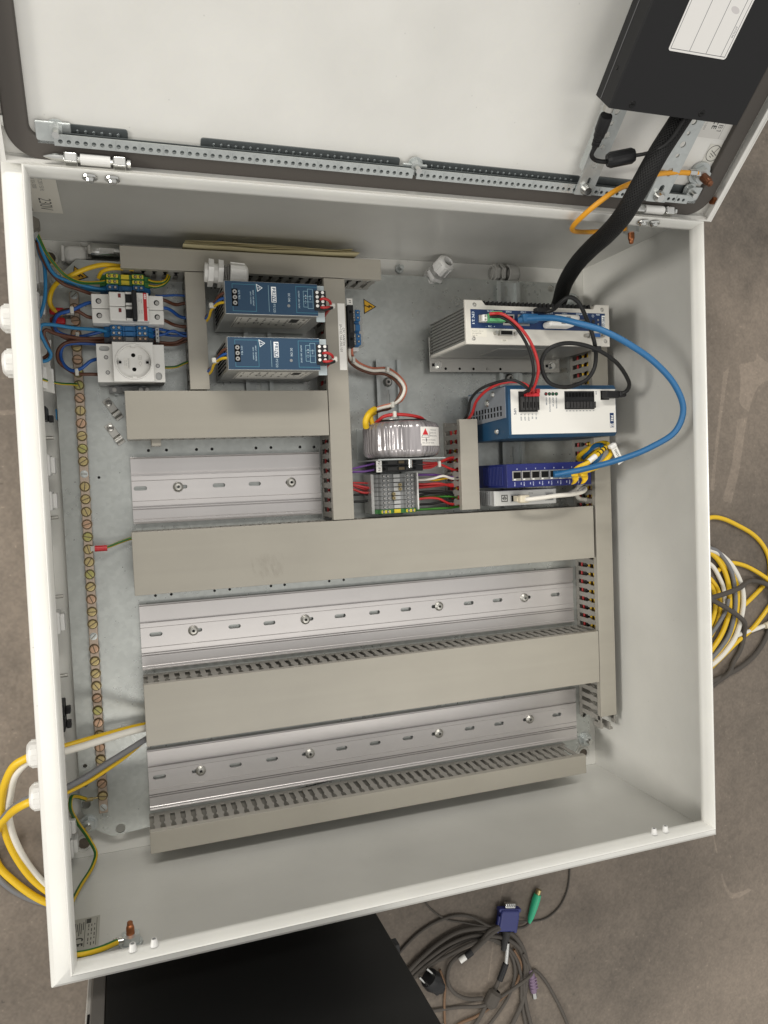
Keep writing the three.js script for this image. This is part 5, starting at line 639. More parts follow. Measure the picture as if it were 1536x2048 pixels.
// ---------------------------------------------------------------- wires in the hinge corner and round the breaker
const wires = (list, r, group) => { for (const [label, m, pts, rr] of list) wire(label, 'wire', pts, rr ?? r, mt[m], group); };
wires([
  ['green and yellow earth wire from the hex union to the earth terminals', 'wPE', [[-365, 112, -351], [-358, 95, -336], [-343, 85, -317], [-328, 72, -312], [-308, 60, -315], [-300, 58, -317]]],
  ['light blue wire curving from the hex union to the blue terminal', 'wLight', [[-366, 112, -352], [-360, 90, -332], [-352, 75, -318], [-335, 66, -313], [-308, 56, -309], [-300, 54, -309]]],
  ['second light blue wire running below the curved light blue one', 'wLight', [[-367, 102, -352], [-365, 85, -335], [-356, 68, -323], [-333, 57, -310], [-309, 49, -309], [-301, 49, -309]]],
  ['brown wire curving from the hex union under the breaker', 'wBrown', [[-366, 105, -345], [-364, 90, -335], [-357, 75, -322], [-345, 70, -310], [-330, 64, -306], [-317, 57, -303], [-311, 54, -302]]],
  ['thick yellow earth wire looping from the duct to the earth bar', 'wYellow', [[-276, 60, -335], [-284, 60, -335], [-301, 66, -334], [-318, 70, -328], [-335, 69, -320], [-351, 60, -313], [-359, 50, -304], [-361, 45, -293], [-356, 40, -285], [-349, 38, -282]], 0.0027],
  ['yellow earth wire bent from the duct onto the earth terminals', 'wYellow', [[-268, 60, -332], [-276, 61, -332], [-293, 66, -330], [-303, 62, -327], [-307, 54, -322]], 0.0022],
  ['dark blue wire looping from the breaker round the earth bar', 'wBlue', [[-313, 60, -292], [-320, 62, -291], [-337, 68, -281], [-352, 65, -276], [-357, 60, -268], [-355, 55, -260], [-343, 51, -255], [-330, 50, -255], [-308, 50, -261], [-301, 50, -263]]],
  ['brown wire looping from the breaker to the dark grey terminal', 'wBrown', [[-313, 60, -275], [-320, 62, -275], [-332, 65, -281], [-346, 61, -282], [-358, 56, -273], [-359, 51, -263], [-346, 47, -253], [-330, 47, -251], [-307, 47, -252], [-301, 47, -252]]],
  ['light blue wire running down the side wall', 'wLight', [[-366, 78, -338], [-363, 72, -330], [-363, 70, -305], [-365, 70, -290], [-370, 70, -274], [-374, 70, -266]]],
  ['light blue wire hooked back at the side wall gland', 'wLight', [[-301, 52, -261], [-309, 55, -262], [-338, 70, -261], [-359, 80, -262], [-368, 85, -260], [-370, 85, -254], [-365, 80, -239], [-361, 75, -230], [-364, 75, -224], [-372, 80, -221]]],
  ['brown wire beside the hooked light blue wire', 'wBrown', [[-301, 48, -254], [-328, 60, -251], [-355, 75, -253], [-365, 81, -256], [-367, 80, -251], [-363, 75, -239], [-364, 70, -231], [-372, 75, -224]]],
  ['brown wire in a round loop feeding the socket', 'wBrown', [[-290, 42, -248], [-297, 45, -249], [-333, 50, -250], [-349, 50, -246], [-356, 50, -236], [-355, 50, -226], [-347, 50, -218], [-337, 54, -212], [-318, 55, -211], [-311, 53, -211]]],
  ['dark blue wire in a round loop feeding the socket', 'wBlue', [[-297, 41, -247], [-333, 45, -248], [-349, 45, -245], [-353, 45, -235], [-350, 50, -223], [-341, 55, -215], [-331, 60, -217], [-321, 60, -225], [-315, 56, -228], [-311, 53, -229]]],
  ['thin green wire from the side wall to an earth bar screw', 'wPE', [[-374, 60, -205], [-367, 55, -203], [-356, 50, -201], [-343, 43, -201], [-337, 40, -201]], 0.0015],
  ['blue wire from the breaker top into the duct nearest the earth terminals', 'wBlue', [[-244, 50, -305], [-238, 54, -304], [-222, 51, -306], [-206, 50, -306]], 0.0014],
  ['brown wire from the breaker shoulder into the duct', 'wBrown', [[-239, 58, -299], [-234, 57, -298], [-221, 50, -295], [-212, 50, -297], [-203, 50, -297]]],
  ['blue wire dipping from the breaker into the duct', 'wBlue', [[-239, 58, -289], [-233, 57, -289], [-226, 51, -287], [-217, 45, -282], [-204, 45, -280]]],
  ['brown wire dipping from the breaker foot into the duct', 'wBrown', [[-239, 58, -275], [-234, 56, -274], [-225, 50, -271], [-213, 50, -269], [-204, 50, -270]]],
  ['topmost of three blue wires from the blue terminals into the duct', 'wBlue', [[-250, 52, -264], [-243, 52, -265], [-230, 47, -264], [-215, 47, -262], [-204, 47, -262]], 0.0015],
  ['middle one of three blue wires from the blue terminals into the duct', 'wBlue', [[-250, 48, -260], [-243, 48, -261], [-230, 41, -260], [-214, 41, -260], [-204, 41, -260]], 0.0015],
  ['crossing one of three blue wires from the blue terminals into the duct', 'wBlue', [[-250, 51, -257], [-238, 51, -259], [-226, 50, -264], [-215, 51, -258], [-204, 51, -258]], 0.0015],
  ['upper brown wire from the dark grey terminal into the duct', 'wBrown', [[-250, 50, -251], [-243, 50, -250], [-223, 46, -251], [-212, 50, -256], [-204, 50, -257]], 0.0016],
  ['lower brown wire from the dark grey terminal into the duct', 'wBrown', [[-250, 46, -249], [-243, 46, -248], [-223, 41, -249], [-211, 45, -253], [-204, 45, -254]], 0.0016],
  ['green and yellow wire from the socket into the duct', 'wPE', [[-241, 52, -220], [-237, 51, -220], [-225, 50, -221], [-216, 50, -225], [-206, 50, -229]], 0.0016],
  ['upper earth wire from the earth terminals up into the hinge side duct', 'wPE', [[-252, 56, -321], [-245, 57, -319], [-235, 61, -319], [-230, 56, -326], [-229, 50, -336]], 0.0018],
  ['lower earth wire from the earth terminals up into the hinge side duct', 'wPE', [[-252, 51, -316], [-244, 51, -315], [-235, 51, -318], [-229, 50, -324], [-226, 46, -337]], 0.0018],
], 0.0020);
for (const [x, z, y] of [[-0.352, -0.2855, 0.0385], [-0.352, -0.2745, 0.0385]]) { const t = thing('red_lug', 'red insulated cable lug on the earth bar by the breaker', 'lug', 'red lugs beside the breaker'); mesh(bx(x - 0.011, x + 0.006, y - 0.0035, y + 0.0035, z - 0.0042, z + 0.0042, 0.003), mt.redPlug, 'sleeve', t); mesh(bx(x + 0.006, x + 0.016, y - 0.0038, y - 0.0022, z - 0.0035, z + 0.0035, 0.0005), mt.satin, 'tongue', t); }
{ const t = thing('red_lug', 'red insulated cable lug on the earth bar by the broad duct', 'lug'); mesh(cyl(0.0036, 0.014, 'x', -0.3215, 0.0370, -0.0075, 14), mt.redPlug, 'sleeve', t); mesh(bx(-0.3335, -0.3280, 0.0362, 0.0378, -0.0105, -0.0045, 0.0005), mt.satin, 'tongue', t); }
wire('thin green and yellow wire from red lug into the broad duct', 'wire', [[-318, 37, -8], [-312, 36, -9], [-300, 33, -13], [-284, 31, -17], [-270, 31, -15]], 0.0017, mt.wPE);
// ---------------------------------------------------------------- centre wires
wires([
  ['white lead of the transformer trio curving over the zinc rail', 'wWhite', [[-9, 60, -250], [-10, 60, -245], [-8, 55, -234], [2, 50, -226], [24, 45, -219], [43, 50, -218], [56, 60, -206], [61, 65, -193], [55, 66, -180], [41, 71, -171], [25, 76, -167], [11, 80, -163]], 0.0021],
  ['brown lead of the transformer trio curving over the zinc rail', 'wBrown', [[-12, 58, -248], [-12, 57, -243], [-9, 52, -232], [0, 47, -224], [23, 42, -216], [42, 46, -214], [54, 56, -203], [58, 61, -192], [53, 62, -181], [40, 67, -168], [24, 73, -164], [10, 77, -160]], 0.0021],
  ['copper red lead of the transformer trio curving over the zinc rail', 'wCopper', [[-6, 57, -250], [-6, 57, -246], [-4, 52, -237], [5, 46, -229], [26, 42, -222], [45, 47, -221], [59, 57, -208], [64, 62, -194], [58, 62, -179], [44, 67, -173], [27, 72, -169], [13, 77, -164]], 0.0021],
  ['longer yellow sleeve bending onto the ring transformer', 'wYellow', [[14, 80, -165], [8, 86, -162], [1, 91, -156], [-2, 91, -149], [0, 86, -142]], 0.0040],
  ['shorter yellow sleeve tucked behind the longer one', 'wYellow', [[16, 74, -162], [10, 78, -158], [7, 84, -153], [9, 84, -146]], 0.0034],
  ['red lead arching across the top of the ring transformer', 'red', [[14, 84, -148], [15, 92, -150], [19, 100, -154], [31, 105, -156], [50, 105, -155], [68, 100, -152], [77, 90, -149]], 0.0022],
], 0.0019);
wires([
  ['red wire rising from the fuse terminal to the duct', 'red', [[74, 64, -97], [91, 65, -95], [106, 60, -95], [127, 55, -101], [141, 55, -101]]],
  ['red wire falling from the fuse terminal to the duct', 'red', [[74, 64, -91], [94, 65, -92], [108, 60, -93], [131, 55, -85], [142, 55, -84]]],
  ['red wire straight from the fuse terminal to the duct', 'red', [[74, 63, -89], [94, 64, -89], [109, 59, -95], [127, 50, -99], [141, 50, -99]]],
  ['purple wire from the first grey terminal into the duct', 'wPurple', [[74, 50, -80], [86, 50, -80], [105, 50, -79], [117, 50, -77], [130, 50, -75], [142, 50, -75]]],
  ['white wire from the grey terminals into the duct', 'wWhite', [[74, 52, -74], [85, 51, -73], [100, 55, -74], [115, 56, -77], [130, 52, -73], [142, 52, -72]]],
  ['yellow wire under the white one into the duct', 'wYellow', [[74, 46, -73], [92, 45, -73], [110, 45, -72], [124, 45, -74], [142, 45, -75]]],
  ['red wire arched from the grey terminals to the duct', 'red', [[74, 52, -68], [87, 51, -67], [110, 55, -67], [128, 51, -63], [142, 50, -62]]],
  ['red wire sloping from the grey terminals to the duct', 'red', [[74, 51, -63], [87, 50, -63], [105, 50, -64], [126, 50, -65], [142, 50, -64]]],
  ['red wire lowest of the three below the white one', 'red', [[74, 45, -65], [92, 44, -65], [116, 44, -65], [130, 44, -64], [142, 44, -63]]],
  ['black wire arched from the grey terminals to the duct', 'wBlack', [[74, 52, -57], [86, 51, -57], [114, 55, -56], [129, 51, -51], [142, 50, -51]]],
  ['black wire crossing under the arched black wire', 'wBlack', [[74, 46, -51], [86, 50, -53], [101, 48, -55], [117, 47, -55], [142, 46, -53]]],
  ['green wire short of the earth terminal into the duct', 'wGreen', [[74, 44, -51], [88, 43, -50], [106, 42, -49], [122, 42, -49], [142, 42, -48]]],
  ['red wire falling towards the broad duct', 'red', [[74, 51, -46], [86, 51, -48], [108, 52, -47], [126, 50, -39], [142, 50, -38]]],
  ['black wire running along the broad duct edge', 'wBlack', [[74, 49, -40], [86, 49, -40], [98, 49, -40], [125, 49, -43], [142, 49, -42]]],
  ['green earth wire from the yellow terminal into the duct', 'wGreen', [[74, 45, -33], [89, 44, -33], [125, 43, -33], [142, 43, -34]]],
  ['thin dark red wire into the labelled duct', 'red', [[-30, 45, -75], [-8, 46, -73], [7, 46, -72], [19, 50, -70]], 0.0012],
  ['red wire into the labelled duct below the thin one', 'red', [[-30, 47, -72], [-8, 47, -70], [8, 51, -66], [19, 51, -64]], 0.0016],
  ['sagging red wire into the labelled duct', 'red', [[-30, 45, -69], [-7, 44, -64], [2, 48, -60], [10, 49, -59], [19, 50, -61]], 0.0016],
  ['red wire between the sagging one and the thin one', 'red', [[-30, 41, -73], [-5, 40, -68], [8, 43, -63], [19, 45, -61]], 0.0016],
  ['black wire level into the labelled duct', 'wBlack', [[-30, 45, -58], [-7, 45, -57], [9, 45, -57], [19, 46, -54]], 0.0016],
  ['black wire rising out of the labelled duct', 'wBlack', [[-30, 44, -47], [-7, 44, -48], [7, 45, -48], [19, 45, -51]], 0.0016],
  ['purple wire from the fuse terminal beside the transformer', 'wPurple', [[-30, 52, -88], [-11, 54, -91], [3, 59, -94], [18, 62, -97]], 0.0014],
  ['purple wire from the fuse terminal beside the grey terminals', 'wPurple', [[-30, 49, -87], [-10, 53, -87], [3, 57, -87], [18, 60, -89]], 0.0014],
], 0.0017);
// supply leads of the two power units
for (const [z, w] of [[-0.2853, 'next to the hinge side duct'], [-0.2235, 'next to the broad duct']]) {
  const Z = z * 1000;
  wires([[`brown input wire of the power supply ${w}`, 'wBrown', [[-167, 134, Z - 7], [-177, 133, Z - 5], [-184, 118, Z + 2], [-187, 90, Z + 8], [-196, 60, Z + 12]]], [`blue input wire of the power supply ${w}`, 'wBlue', [[-167, 132, Z - 1], [-177, 131, Z], [-185, 114, Z + 5], [-189, 86, Z + 11], [-197, 56, Z + 14]]], [`yellow input wire of the power supply ${w}`, 'wYellow', [[-167, 131, Z + 5], [-178, 129, Z + 4], [-186, 110, Z + 7], [-188, 84, Z + 13], [-196, 52, Z + 18]]],
    [`red output wire of the power supply ${w}`, 'red', [[-66, 139, Z - 1], [-63, 145, Z - 1], [-57, 144, Z + 1], [-53, 136, Z + 4], [-52, 110, Z + 4], [-44, 60, Z + 3]]], [`lower red output wire of the power supply ${w}`, 'red', [[-66, 139, Z + 8], [-62, 144, Z + 9], [-56, 142, Z + 8], [-53, 132, Z + 7], [-51, 106, Z + 7], [-44, 58, Z + 7]]], [`black output wire of the power supply ${w}`, 'wBlack', [[-65, 139, Z + 9], [-61, 143, Z + 11], [-54, 142, Z + 9], [-51, 132, Z + 6], [-49, 106, Z + 5], [-43, 56, Z + 5]]]], 0.0016);
  const c = thing('cable_tie', `pale tie on input wires of the supply ${w}`, 'cable tie'); mesh(bx(-0.1900, -0.1820, 0.112, 0.118, z + 0.0015, z + 0.0075, 0.0015), mt.tie, 'knot', c); const d = thing('cable_tie', `pale tie on output wires of the supply ${w}`, 'cable tie'); mesh(bx(-0.0550, -0.0480, 0.134, 0.139, z + 0.002, z + 0.0085, 0.0015), mt.tie, 'knot', d);
}
for (const [x, y, z, lab] of [[-0.004, 0.055, -0.231, 'tie on the transformer trio close to the labelled duct'], [0.043, 0.052, -0.219, 'tie on the transformer trio over the zinc rail'], [0.041, 0.072, -0.171, 'tie on the transformer trio close to the yellow sleeve'], [0.031, 0.106, -0.156, 'tie on the red lead over the ring transformer'], [0.107, 0.062, -0.093, 'tie on the red wires beside the fuse terminals'], [-0.3335, 0.053, -0.255, 'tie on the blue and brown wires over the earth bar'], [-0.337, 0.067, -0.281, 'tie on the wires in front of the first bar screws'], [-0.336, 0.057, -0.213, 'tie on the socket wires over the earth bar']]) { const t = thing('cable_tie', lab, 'cable tie'); mesh(at(new RoundedBoxGeometry(0.0042, 0.0080, 0.0082, 2, 0.0014), x, y, z), mt.tie, 'band', t); }
// ---------------------------------------------------------------- right hand cables
wire('thick blue network cable arching from computer to switch', 'cable', [[176,164,-264], [186,170,-265], [194,180,-264], [207,200,-260], [224,222,-250], [246,238,-239], [274,250,-221], [304,255,-200], [332,255,-173], [347,250,-145], [343,240,-120], [320,222,-102], [300,200,-91], [279,176,-83], [264,155,-78], [250,142,-75], [242,132,-73]], 0.0037, mt.wEth, undefined, 'network_cable');
{ const t = thing('network_plug', 'blue network plug seated in the computer', 'plug'); mesh(bx(0.1790, 0.2010, 0.1600, 0.1720, -0.2712, -0.2610, 0.0022), mt.wEth, 'boot', t); }
wire('black looped lead between computer and buffer unit', 'cable', [[213, 166, -275], [219, 174, -276], [223, 188, -283], [229, 195, -287], [241, 195, -282], [253, 194, -263], [265, 190, -240], [271, 185, -229], [277, 177, -219], [278, 171, -205], [271, 167, -193], [254, 166, -185], [234, 168, -182], [214, 170, -187], [204, 173, -198], [199, 178, -213], [204, 183, -225], [220, 188, -232], [242, 191, -232], [269, 192, -225], [299, 187, -211], [321, 178, -194], [330, 171, -184], [330, 164, -177], [324, 157, -174]], 0.0026, mt.wBlack, undefined, 'usb_lead');
{ const t = thing('usb_plug', 'black plug of the looped lead in the computer', 'plug'); mesh(bx(0.2000, 0.2180, 0.1590, 0.1700, -0.2800, -0.2740, 0.0012), mt.black, 'body', t); const u = thing('cable_tie', 'black tie closing the looped lead', 'cable tie'); mesh(at(new RoundedBoxGeometry(0.007, 0.012, 0.006, 2, 0.0014), 0.2705, 0.1885, -0.2265), mt.black, 'band', u); }
wires([
  ['red lead from the green plug to the buffer unit', 'red', [[134, 171, -269], [139, 175, -269], [144, 183, -267], [156, 190, -257], [170, 195, -239], [183, 190, -221], [190, 185, -204], [192, 178, -192], [192, 168, -181], [191, 156, -176]]],
  ['black lead from the green plug to the buffer unit', 'wBlack', [[134, 170, -266], [141, 172, -266], [145, 179, -264], [156, 186, -255], [169, 190, -236], [180, 186, -217], [186, 180, -197], [187, 168, -181], [187, 154, -177]]],
  ['red lead arching from the buffer unit into the short duct', 'red', [[198, 152, -176], [196, 161, -178], [184, 168, -184], [171, 165, -189], [156, 150, -189], [146, 130, -182], [142, 110, -171], [145, 90, -157], [149, 60, -149]]],
  ['black lead arching from the buffer unit into the short duct', 'wBlack', [[192, 152, -176], [189, 163, -179], [175, 170, -186], [165, 166, -191], [151, 146, -190], [139, 126, -184], [136, 105, -173], [140, 90, -161], [145, 60, -148]]],
], 0.0019);
wires([
  ['yellow network cable with striped tape looping above the switch', 'wYellow', [[262, 128, -73], [265, 136, -76], [269, 145, -82], [279, 150, -87], [291, 150, -95], [306, 146, -104], [319, 137, -109], [325, 123, -113], [321, 111, -112], [313, 96, -105], [310, 84, -98], [317, 70, -93], [341, 52, -90]]],
  ['yellow network cable carrying the white flag above the switch', 'wYellow', [[276, 130, -73], [280, 137, -75], [288, 143, -78], [297, 149, -82], [306, 150, -89], [317, 146, -98], [326, 128, -106], [328, 103, -104], [325, 90, -98], [330, 70, -93], [345, 52, -85]]],
  ['blue network cable looped behind the yellow ones', 'wEth', [[345, 60, -76], [322, 86, -79], [312, 112, -84], [311, 128, -93], [314, 131, -103], [320, 122, -110], [318, 110, -110], [316, 95, -102], [319, 80, -97], [345, 50, -92]]],
  ['white network cable bent from the patch module into the duct', 'wWhite', [[209, 104, -42], [213, 111, -42], [227, 115, -43], [251, 118, -45], [278, 115, -46], [295, 110, -48], [306, 101, -51], [314, 84, -52], [316, 70, -47], [318, 62, -41], [326, 58, -36], [345, 52, -34]]],
  ['second white network cable behind the switch corner', 'wWhite', [[345, 50, -62], [328, 54, -56], [320, 58, -50], [312, 52, -45], [310, 44, -42]]],
], 0.0031);
{ const p = [[287, 149, -92], [296, 149, -98], [304, 147, -103]]; const t = thing('cable_marker', 'white marker sleeve on the striped yellow network cable', 'marker'); mesh(tubeG([[280, 150, -88], [291, 150, -95]], 0.0037, 12), mt.label, 'sleeve', t); const s = thing('striped_tape', 'black stripes of tape wound on the yellow network cable', 'tape'); for (const [x, y, z] of [[296, 149, -98], [301, 148, -101], [306, 146, -104], [311, 143, -106], [315, 140, -107.5]]) mesh(tubeG([[x - 1, y + 0.4, z + 0.6], [x + 1, y - 0.4, z - 0.6]], 0.0034, 12), mt.black, 'stripe', s); }
{ const t = thing('flag_label', 'white flag label reading SWITCH on a yellow cable', 'label', undefined, [0.322, 0.153, -0.096]); t.rotation.set(0.2, -1.05, 0.1); const tex = canvasTex(26, 9, 16, (g) => { txt(g, 'SWITCH', 13, 4.5, 4.2, '#333', 0, 'center', true); }, '#e8e6df'); mesh(new THREE.BoxGeometry(0.026, 0.0006, 0.009), new THREE.MeshStandardMaterial({ map: tex, roughness: 0.5 }), 'flag', t); mesh(at(new RoundedBoxGeometry(0.006, 0.008, 0.010, 2, 0.002), -0.013, -0.002, 0), mt.label, 'wrap', t); }
// ---------------------------------------------------------------- wires lying in the ducts
{
  const cols = ['red', 'red', 'wBlack', 'wBlue', 'wBrown', 'wYellow', 'wWhite', 'red', 'wBlack', 'wPurple'], cn = { red: 'red', wBlack: 'black', wBlue: 'blue', wBrown: 'brown', wYellow: 'yellow', wWhite: 'white', wPurple: 'purple' };
  const run = (axis, a0, a1, c0, c1, list, where) => { list.forEach((k, i) => { const pts = [], n = 8, c = mix(c0 + 0.003, c1 - 0.003, (i + 0.5) / list.length), y = 32 + (i * 17 % 29); for (let j = 0; j <= n; j++) { const a = mix(a0, a1, j / n) * 1000, d = c * 1000 + 3.2 * (hash(i, j, 91) - 0.5), yy = y + 5 * (hash(i, j, 92) - 0.5); pts.push(axis === 'x' ? [a, yy, d] : [d, yy, a]); } wire(`${cn[k]} wire lying inside ${where}`, 'wire', pts, 0.0017, mt[k], `wires inside ${where}`); }); };
  run('z', -0.30, -0.035, -0.0430, -0.0210, ['red', 'wBlack', 'red', 'wBlack', 'red', 'wBlue', 'red', 'wBlack'], 'the labelled duct');
  run('z', -0.28, 0.20, 0.3395, 0.3600, ['red', 'wYellow', 'wBlack', 'wYellow', 'red', 'wBlue', 'wYellow', 'wBlack', 'wYellow'], 'the longest upright duct');
  run('z', -0.145, -0.035, 0.1335, 0.1545, ['red', 'red', 'wYellow', 'red', 'wBlack', 'red'], 'the short duct by the transformer');
  run('z', -0.315, -0.20, -0.2095, -0.1920, ['wBlue', 'wBrown', 'wBlue', 'wBrown'], 'the short upright duct by the breaker');
  run('x', -0.265, 0.015, -0.3505, -0.3310, ['wBlue', 'wPE', 'wBrown', 'wBlack'].filter((k) => cn[k]), 'the hinge side duct');
}
// ---------------------------------------------------------------- earth wires at the cabinet foot
wire('green and yellow earth wire at the foot stud', 'wire', [[-364, 252, 353], [-352, 250, 356], [-336, 240, 361], [-322, 222, 368]], 0.0032, mt.wPE, undefined, 'earth_wire');
{ const t = thing('cable_lug', 'bright crimp lug at the foot earth stud', 'lug'); mesh(cyl(0.0035, 0.010, 'x', -0.3205, 0.2210, 0.3680, 12), mt.chrome, 'crimp', t); mesh(bx(-0.316, -0.306, 0.210, 0.219, 0.3695, 0.3710, 0.0004), mt.chrome, 'tongue', t); }
wire('green and yellow earth wire bent down the foot corner to the earth bar', 'wire', [[-372, 175, 352], [-368, 140, 361], [-361, 95, 366], [-350, 52, 366], [-347, 36, 359], [-355, 31, 341], [-365, 48, 312], [-369, 76, 281], [-368, 72, 274], [-363, 52, 281], [-355, 37, 291]], 0.0024, mt.wPE, undefined, 'earth_wire');
{ const t = thing('cable_lug', 'brass crimp pin near the last earth bar screws', 'lug'); mesh(cyl(0.0024, 0.009, 'x', -0.3510, 0.0365, 0.2925, 10), mt.brass, 'crimp', t); mesh(cyl(0.0012, 0.006, 'x', -0.3440, 0.0368, 0.2920, 8), mt.brass, 'pin', t); }
wire('white cable with black print from the side wall into the broad duct', 'cable', [[-373, 112, 207], [-350, 107, 205], [-332, 99, 204], [-295, 69, 207], [-262, 48, 211]], 0.0042, mt.wWhite, undefined, 'printed_cable');
wire('yellow cable behind the white printed cable', 'cable', [[-373, 108, 203], [-350, 102, 201], [-332, 93, 201], [-295, 63, 205], [-262, 42, 209]], 0.0036, mt.wYellow, undefined, 'yellow_cable');
wire('grey cable sloping from the side wall into the broad duct', 'cable', [[-373, 110, 249], [-350, 100, 243], [-334, 90, 238], [-283, 60, 222], [-262, 48, 215]], 0.0036, mt.wGrey, undefined, 'grey_cable');
wire('yellow cable beside the sloping grey cable', 'cable', [[-373, 106, 255], [-350, 96, 250], [-335, 86, 246], [-307, 68, 236], [-283, 53, 224], [-262, 42, 216]], 0.0030, mt.wYellow, undefined, 'yellow_cable');
// ---------------------------------------------------------------- cables outside on the floor
const fl = (label, pts, r, m, name = 'floor_cable', group) => tag(mesh(tubeG(pts, r, 12, 0.004), mt[m], name), label, 'cable', group);
fl('yellow cable bowing from the outer gland to the floor beside a white one', [[-398, 100, 208], [-408, 99, 212], [-421, 93, 220], [-434, 76, 244], [-443, 50, 278], [-445, 30, 312], [-440, 15, 347], [-424, 4, 388], [-405, 1, 413], [-378, 1, 436]], 0.0044, 'wYellow');
fl('white cable bowing from the outer gland to the floor', [[-398, 94, 214], [-409, 93, 219], [-421, 86, 232], [-432, 60, 264], [-438, 40, 294], [-436, 20, 333], [-424, 4, 376], [-406, 1, 405], [-378, 1, 428]], 0.0040, 'wWhite');
fl('yellow cable lying lower on the floor beside a grey one', [[-398, 98, 259], [-409, 97, 262], [-421, 86, 270], [-435, 62, 286], [-450, 38, 308], [-461, 15, 340], [-457, 4, 369], [-441, 2, 393], [-420, 1, 416], [-404, 1, 428], [-372, 1, 446]], 0.0044, 'wYellow');
fl('grey cable sagging from the lower outer gland', [[-398, 92, 256], [-412, 90, 261], [-427, 74, 273], [-445, 48, 297], [-463, 20, 334], [-466, 3, 366], [-453, 1, 392], [-431, 0, 414], [-399, 0, 433]], 0.0036, 'wGrey');
const H = (pts, y) => pts.map(([x, z, h]) => [x, h ?? y, z]);
fl('yellow cable in the widest loop beside the cabinet', H([[580, 22], [594, 14], [602, 9], [614, 8], [633, 12], [661, 24], [691, 40], [711, 58], [723, 78], [727, 100], [720, 116, 5], [710, 130], [691, 144], [666, 160], [638, 170]], 1), 0.0036, 'wYellow');
fl('yellow cable in a loop crossing the widest one', H([[615, 98], [631, 89], [643, 85], [666, 89], [690, 99], [714, 117, 9], [732, 133], [738, 150], [723, 165], [706, 182], [685, 200], [657, 216], [626, 237], [600, 254], [580, 264]], 1), 0.0036, 'wYellow');
fl('white cable on the outside of the coil', H([[590, 57], [605, 62], [616, 67], [636, 83], [653, 107], [662, 131], [663, 152], [657, 179], [645, 207], [624, 229], [602, 244], [585, 252]], 8), 0.0041, 'wWhite');
fl('yellow cable next to the white one in the coil', H([[585, 56], [601, 65], [616, 75], [637, 93], [649, 110], [654, 130], [654, 151], [648, 180], [636, 204], [617, 225], [596, 240]], 5), 0.0038, 'wYellow');
fl('grey cable in the middle of the coil', H([[585, 52], [597, 57], [610, 62], [630, 83], [641, 105], [645, 129], [646, 150], [641, 177], [631, 202], [614, 221], [594, 237]], 9), 0.0036, 'wGrey');
fl('dirty yellow cable inside the grey one of the coil', H([[585, 58], [599, 64], [614, 76], [627, 95], [635, 119], [637, 141], [636, 161], [628, 184], [616, 204], [596, 226]], 6), 0.0041, 'wYellow');
fl('short white cable arc inside the coil', H([[585, 74], [598, 81], [608, 89], [619, 106], [627, 123], [629, 137], [628, 160]], 3), 0.0036, 'wWhite');
fl('inner yellow cable arc of the coil', H([[585, 98], [600, 106], [609, 115], [617, 127], [621, 145], [620, 164], [611, 187], [594, 210]], 2), 0.0036, 'wYellow');
fl('innermost yellow cable arc of the coil', H([[585, 110], [598, 116], [606, 128], [609, 145], [607, 163], [597, 184], [585, 196]], 5), 0.0036, 'wYellow');
fl('grey cable end crossing the inside of the coil', H([[631, 142], [625, 160], [612, 178], [599, 192], [585, 206]], 10), 0.0032, 'wGrey');
fl('dusty black cable in a wide loop over the coil', H([[585, 138, 14], [597, 135, 16], [615, 131, 19], [645, 124, 19], [671, 118, 8], [691, 118], [710, 125, 11], [724, 141, 11], [732, 163], [727, 191], [714, 217], [693, 241], [662, 259], [631, 269], [605, 275], [580, 282]], 2), 0.0041, 'wDusty');
fl('dusty black cable falling across the coil', H([[585, 136, 14], [595, 141, 17], [604, 146, 18], [624, 158, 19], [644, 171, 18], [657, 182, 16], [666, 198, 6], [667, 214], [660, 231], [646, 249], [629, 265, 9], [613, 278], [590, 292]], 2), 0.0040, 'wDusty');
{ const t = thing('white_plug_cable', 'white cable with moulded plug lying past the coil', 'cable'); mesh(tubeG(H([[620, 223], [636, 216], [657, 206], [681, 202], [712, 196]], 1), 0.0036, 12), mt.wWhite, 'cable', t); mesh(lathe([[0, 0], [0.005, 0], [0.0055, 0.012], [0.0042, 0.02], [0.0038, 0.03]], 14, 'x').rotateY(0.2).translate(0.712, 0.003, 0.196), mt.ivory, 'plug', t); }
// cables on the floor at the foot: keyboard, mouse, screen leads
fl('thin dark lead wandering under the cabinet foot', H([[80, 505], [86, 522], [89, 537], [102, 554], [119, 568], [144, 578], [181, 588, 7], [230, 593, 6], [266, 604], [286, 603], [307, 591], [321, 570], [327, 540], [326, 505]], -1), 0.0013, 'wDusty', 'thin_lead');
fl('outer dark lead of the tangled coil', H([[20, 650], [56, 627], [75, 614], [103, 598], [137, 588], [175, 590, 6], [210, 602], [232, 623], [244, 650], [246, 681], [239, 715], [224, 742], [200, 775]], 3), 0.0034, 'wDusty');
fl('second dark lead of the tangled coil', H([[20, 660], [59, 633], [87, 617], [118, 604], [156, 599], [187, 604, 7], [216, 619], [235, 638], [243, 668], [240, 698], [243, 728], [250, 761], [256, 800]], 3), 0.0030, 'wDusty');
fl('third dark lead of the tangled coil', H([[28, 668], [65, 640], [93, 627], [124, 614, 8], [158, 606, 9], [190, 612], [214, 630], [228, 650], [236, 680], [236, 720], [244, 770]], 2), 0.0026, 'wDusty');
fl('fourth dark lead inside the tangled coil', H([[40, 660], [72, 634], [104, 618], [140, 606], [172, 606], [202, 622], [222, 648], [226, 676], [216, 704], [196, 728], [170, 750]], 2), 0.0024, 'wDusty');
fl('dark lead making the round inner ring of the tangle', H([[206, 590, 10], [181, 593, 12], [168, 604, 12], [155, 613, 11], [136, 623], [122, 632], [116, 646], [117, 662], [128, 679], [146, 691], [170, 697]], 4), 0.0029, 'wDusty');
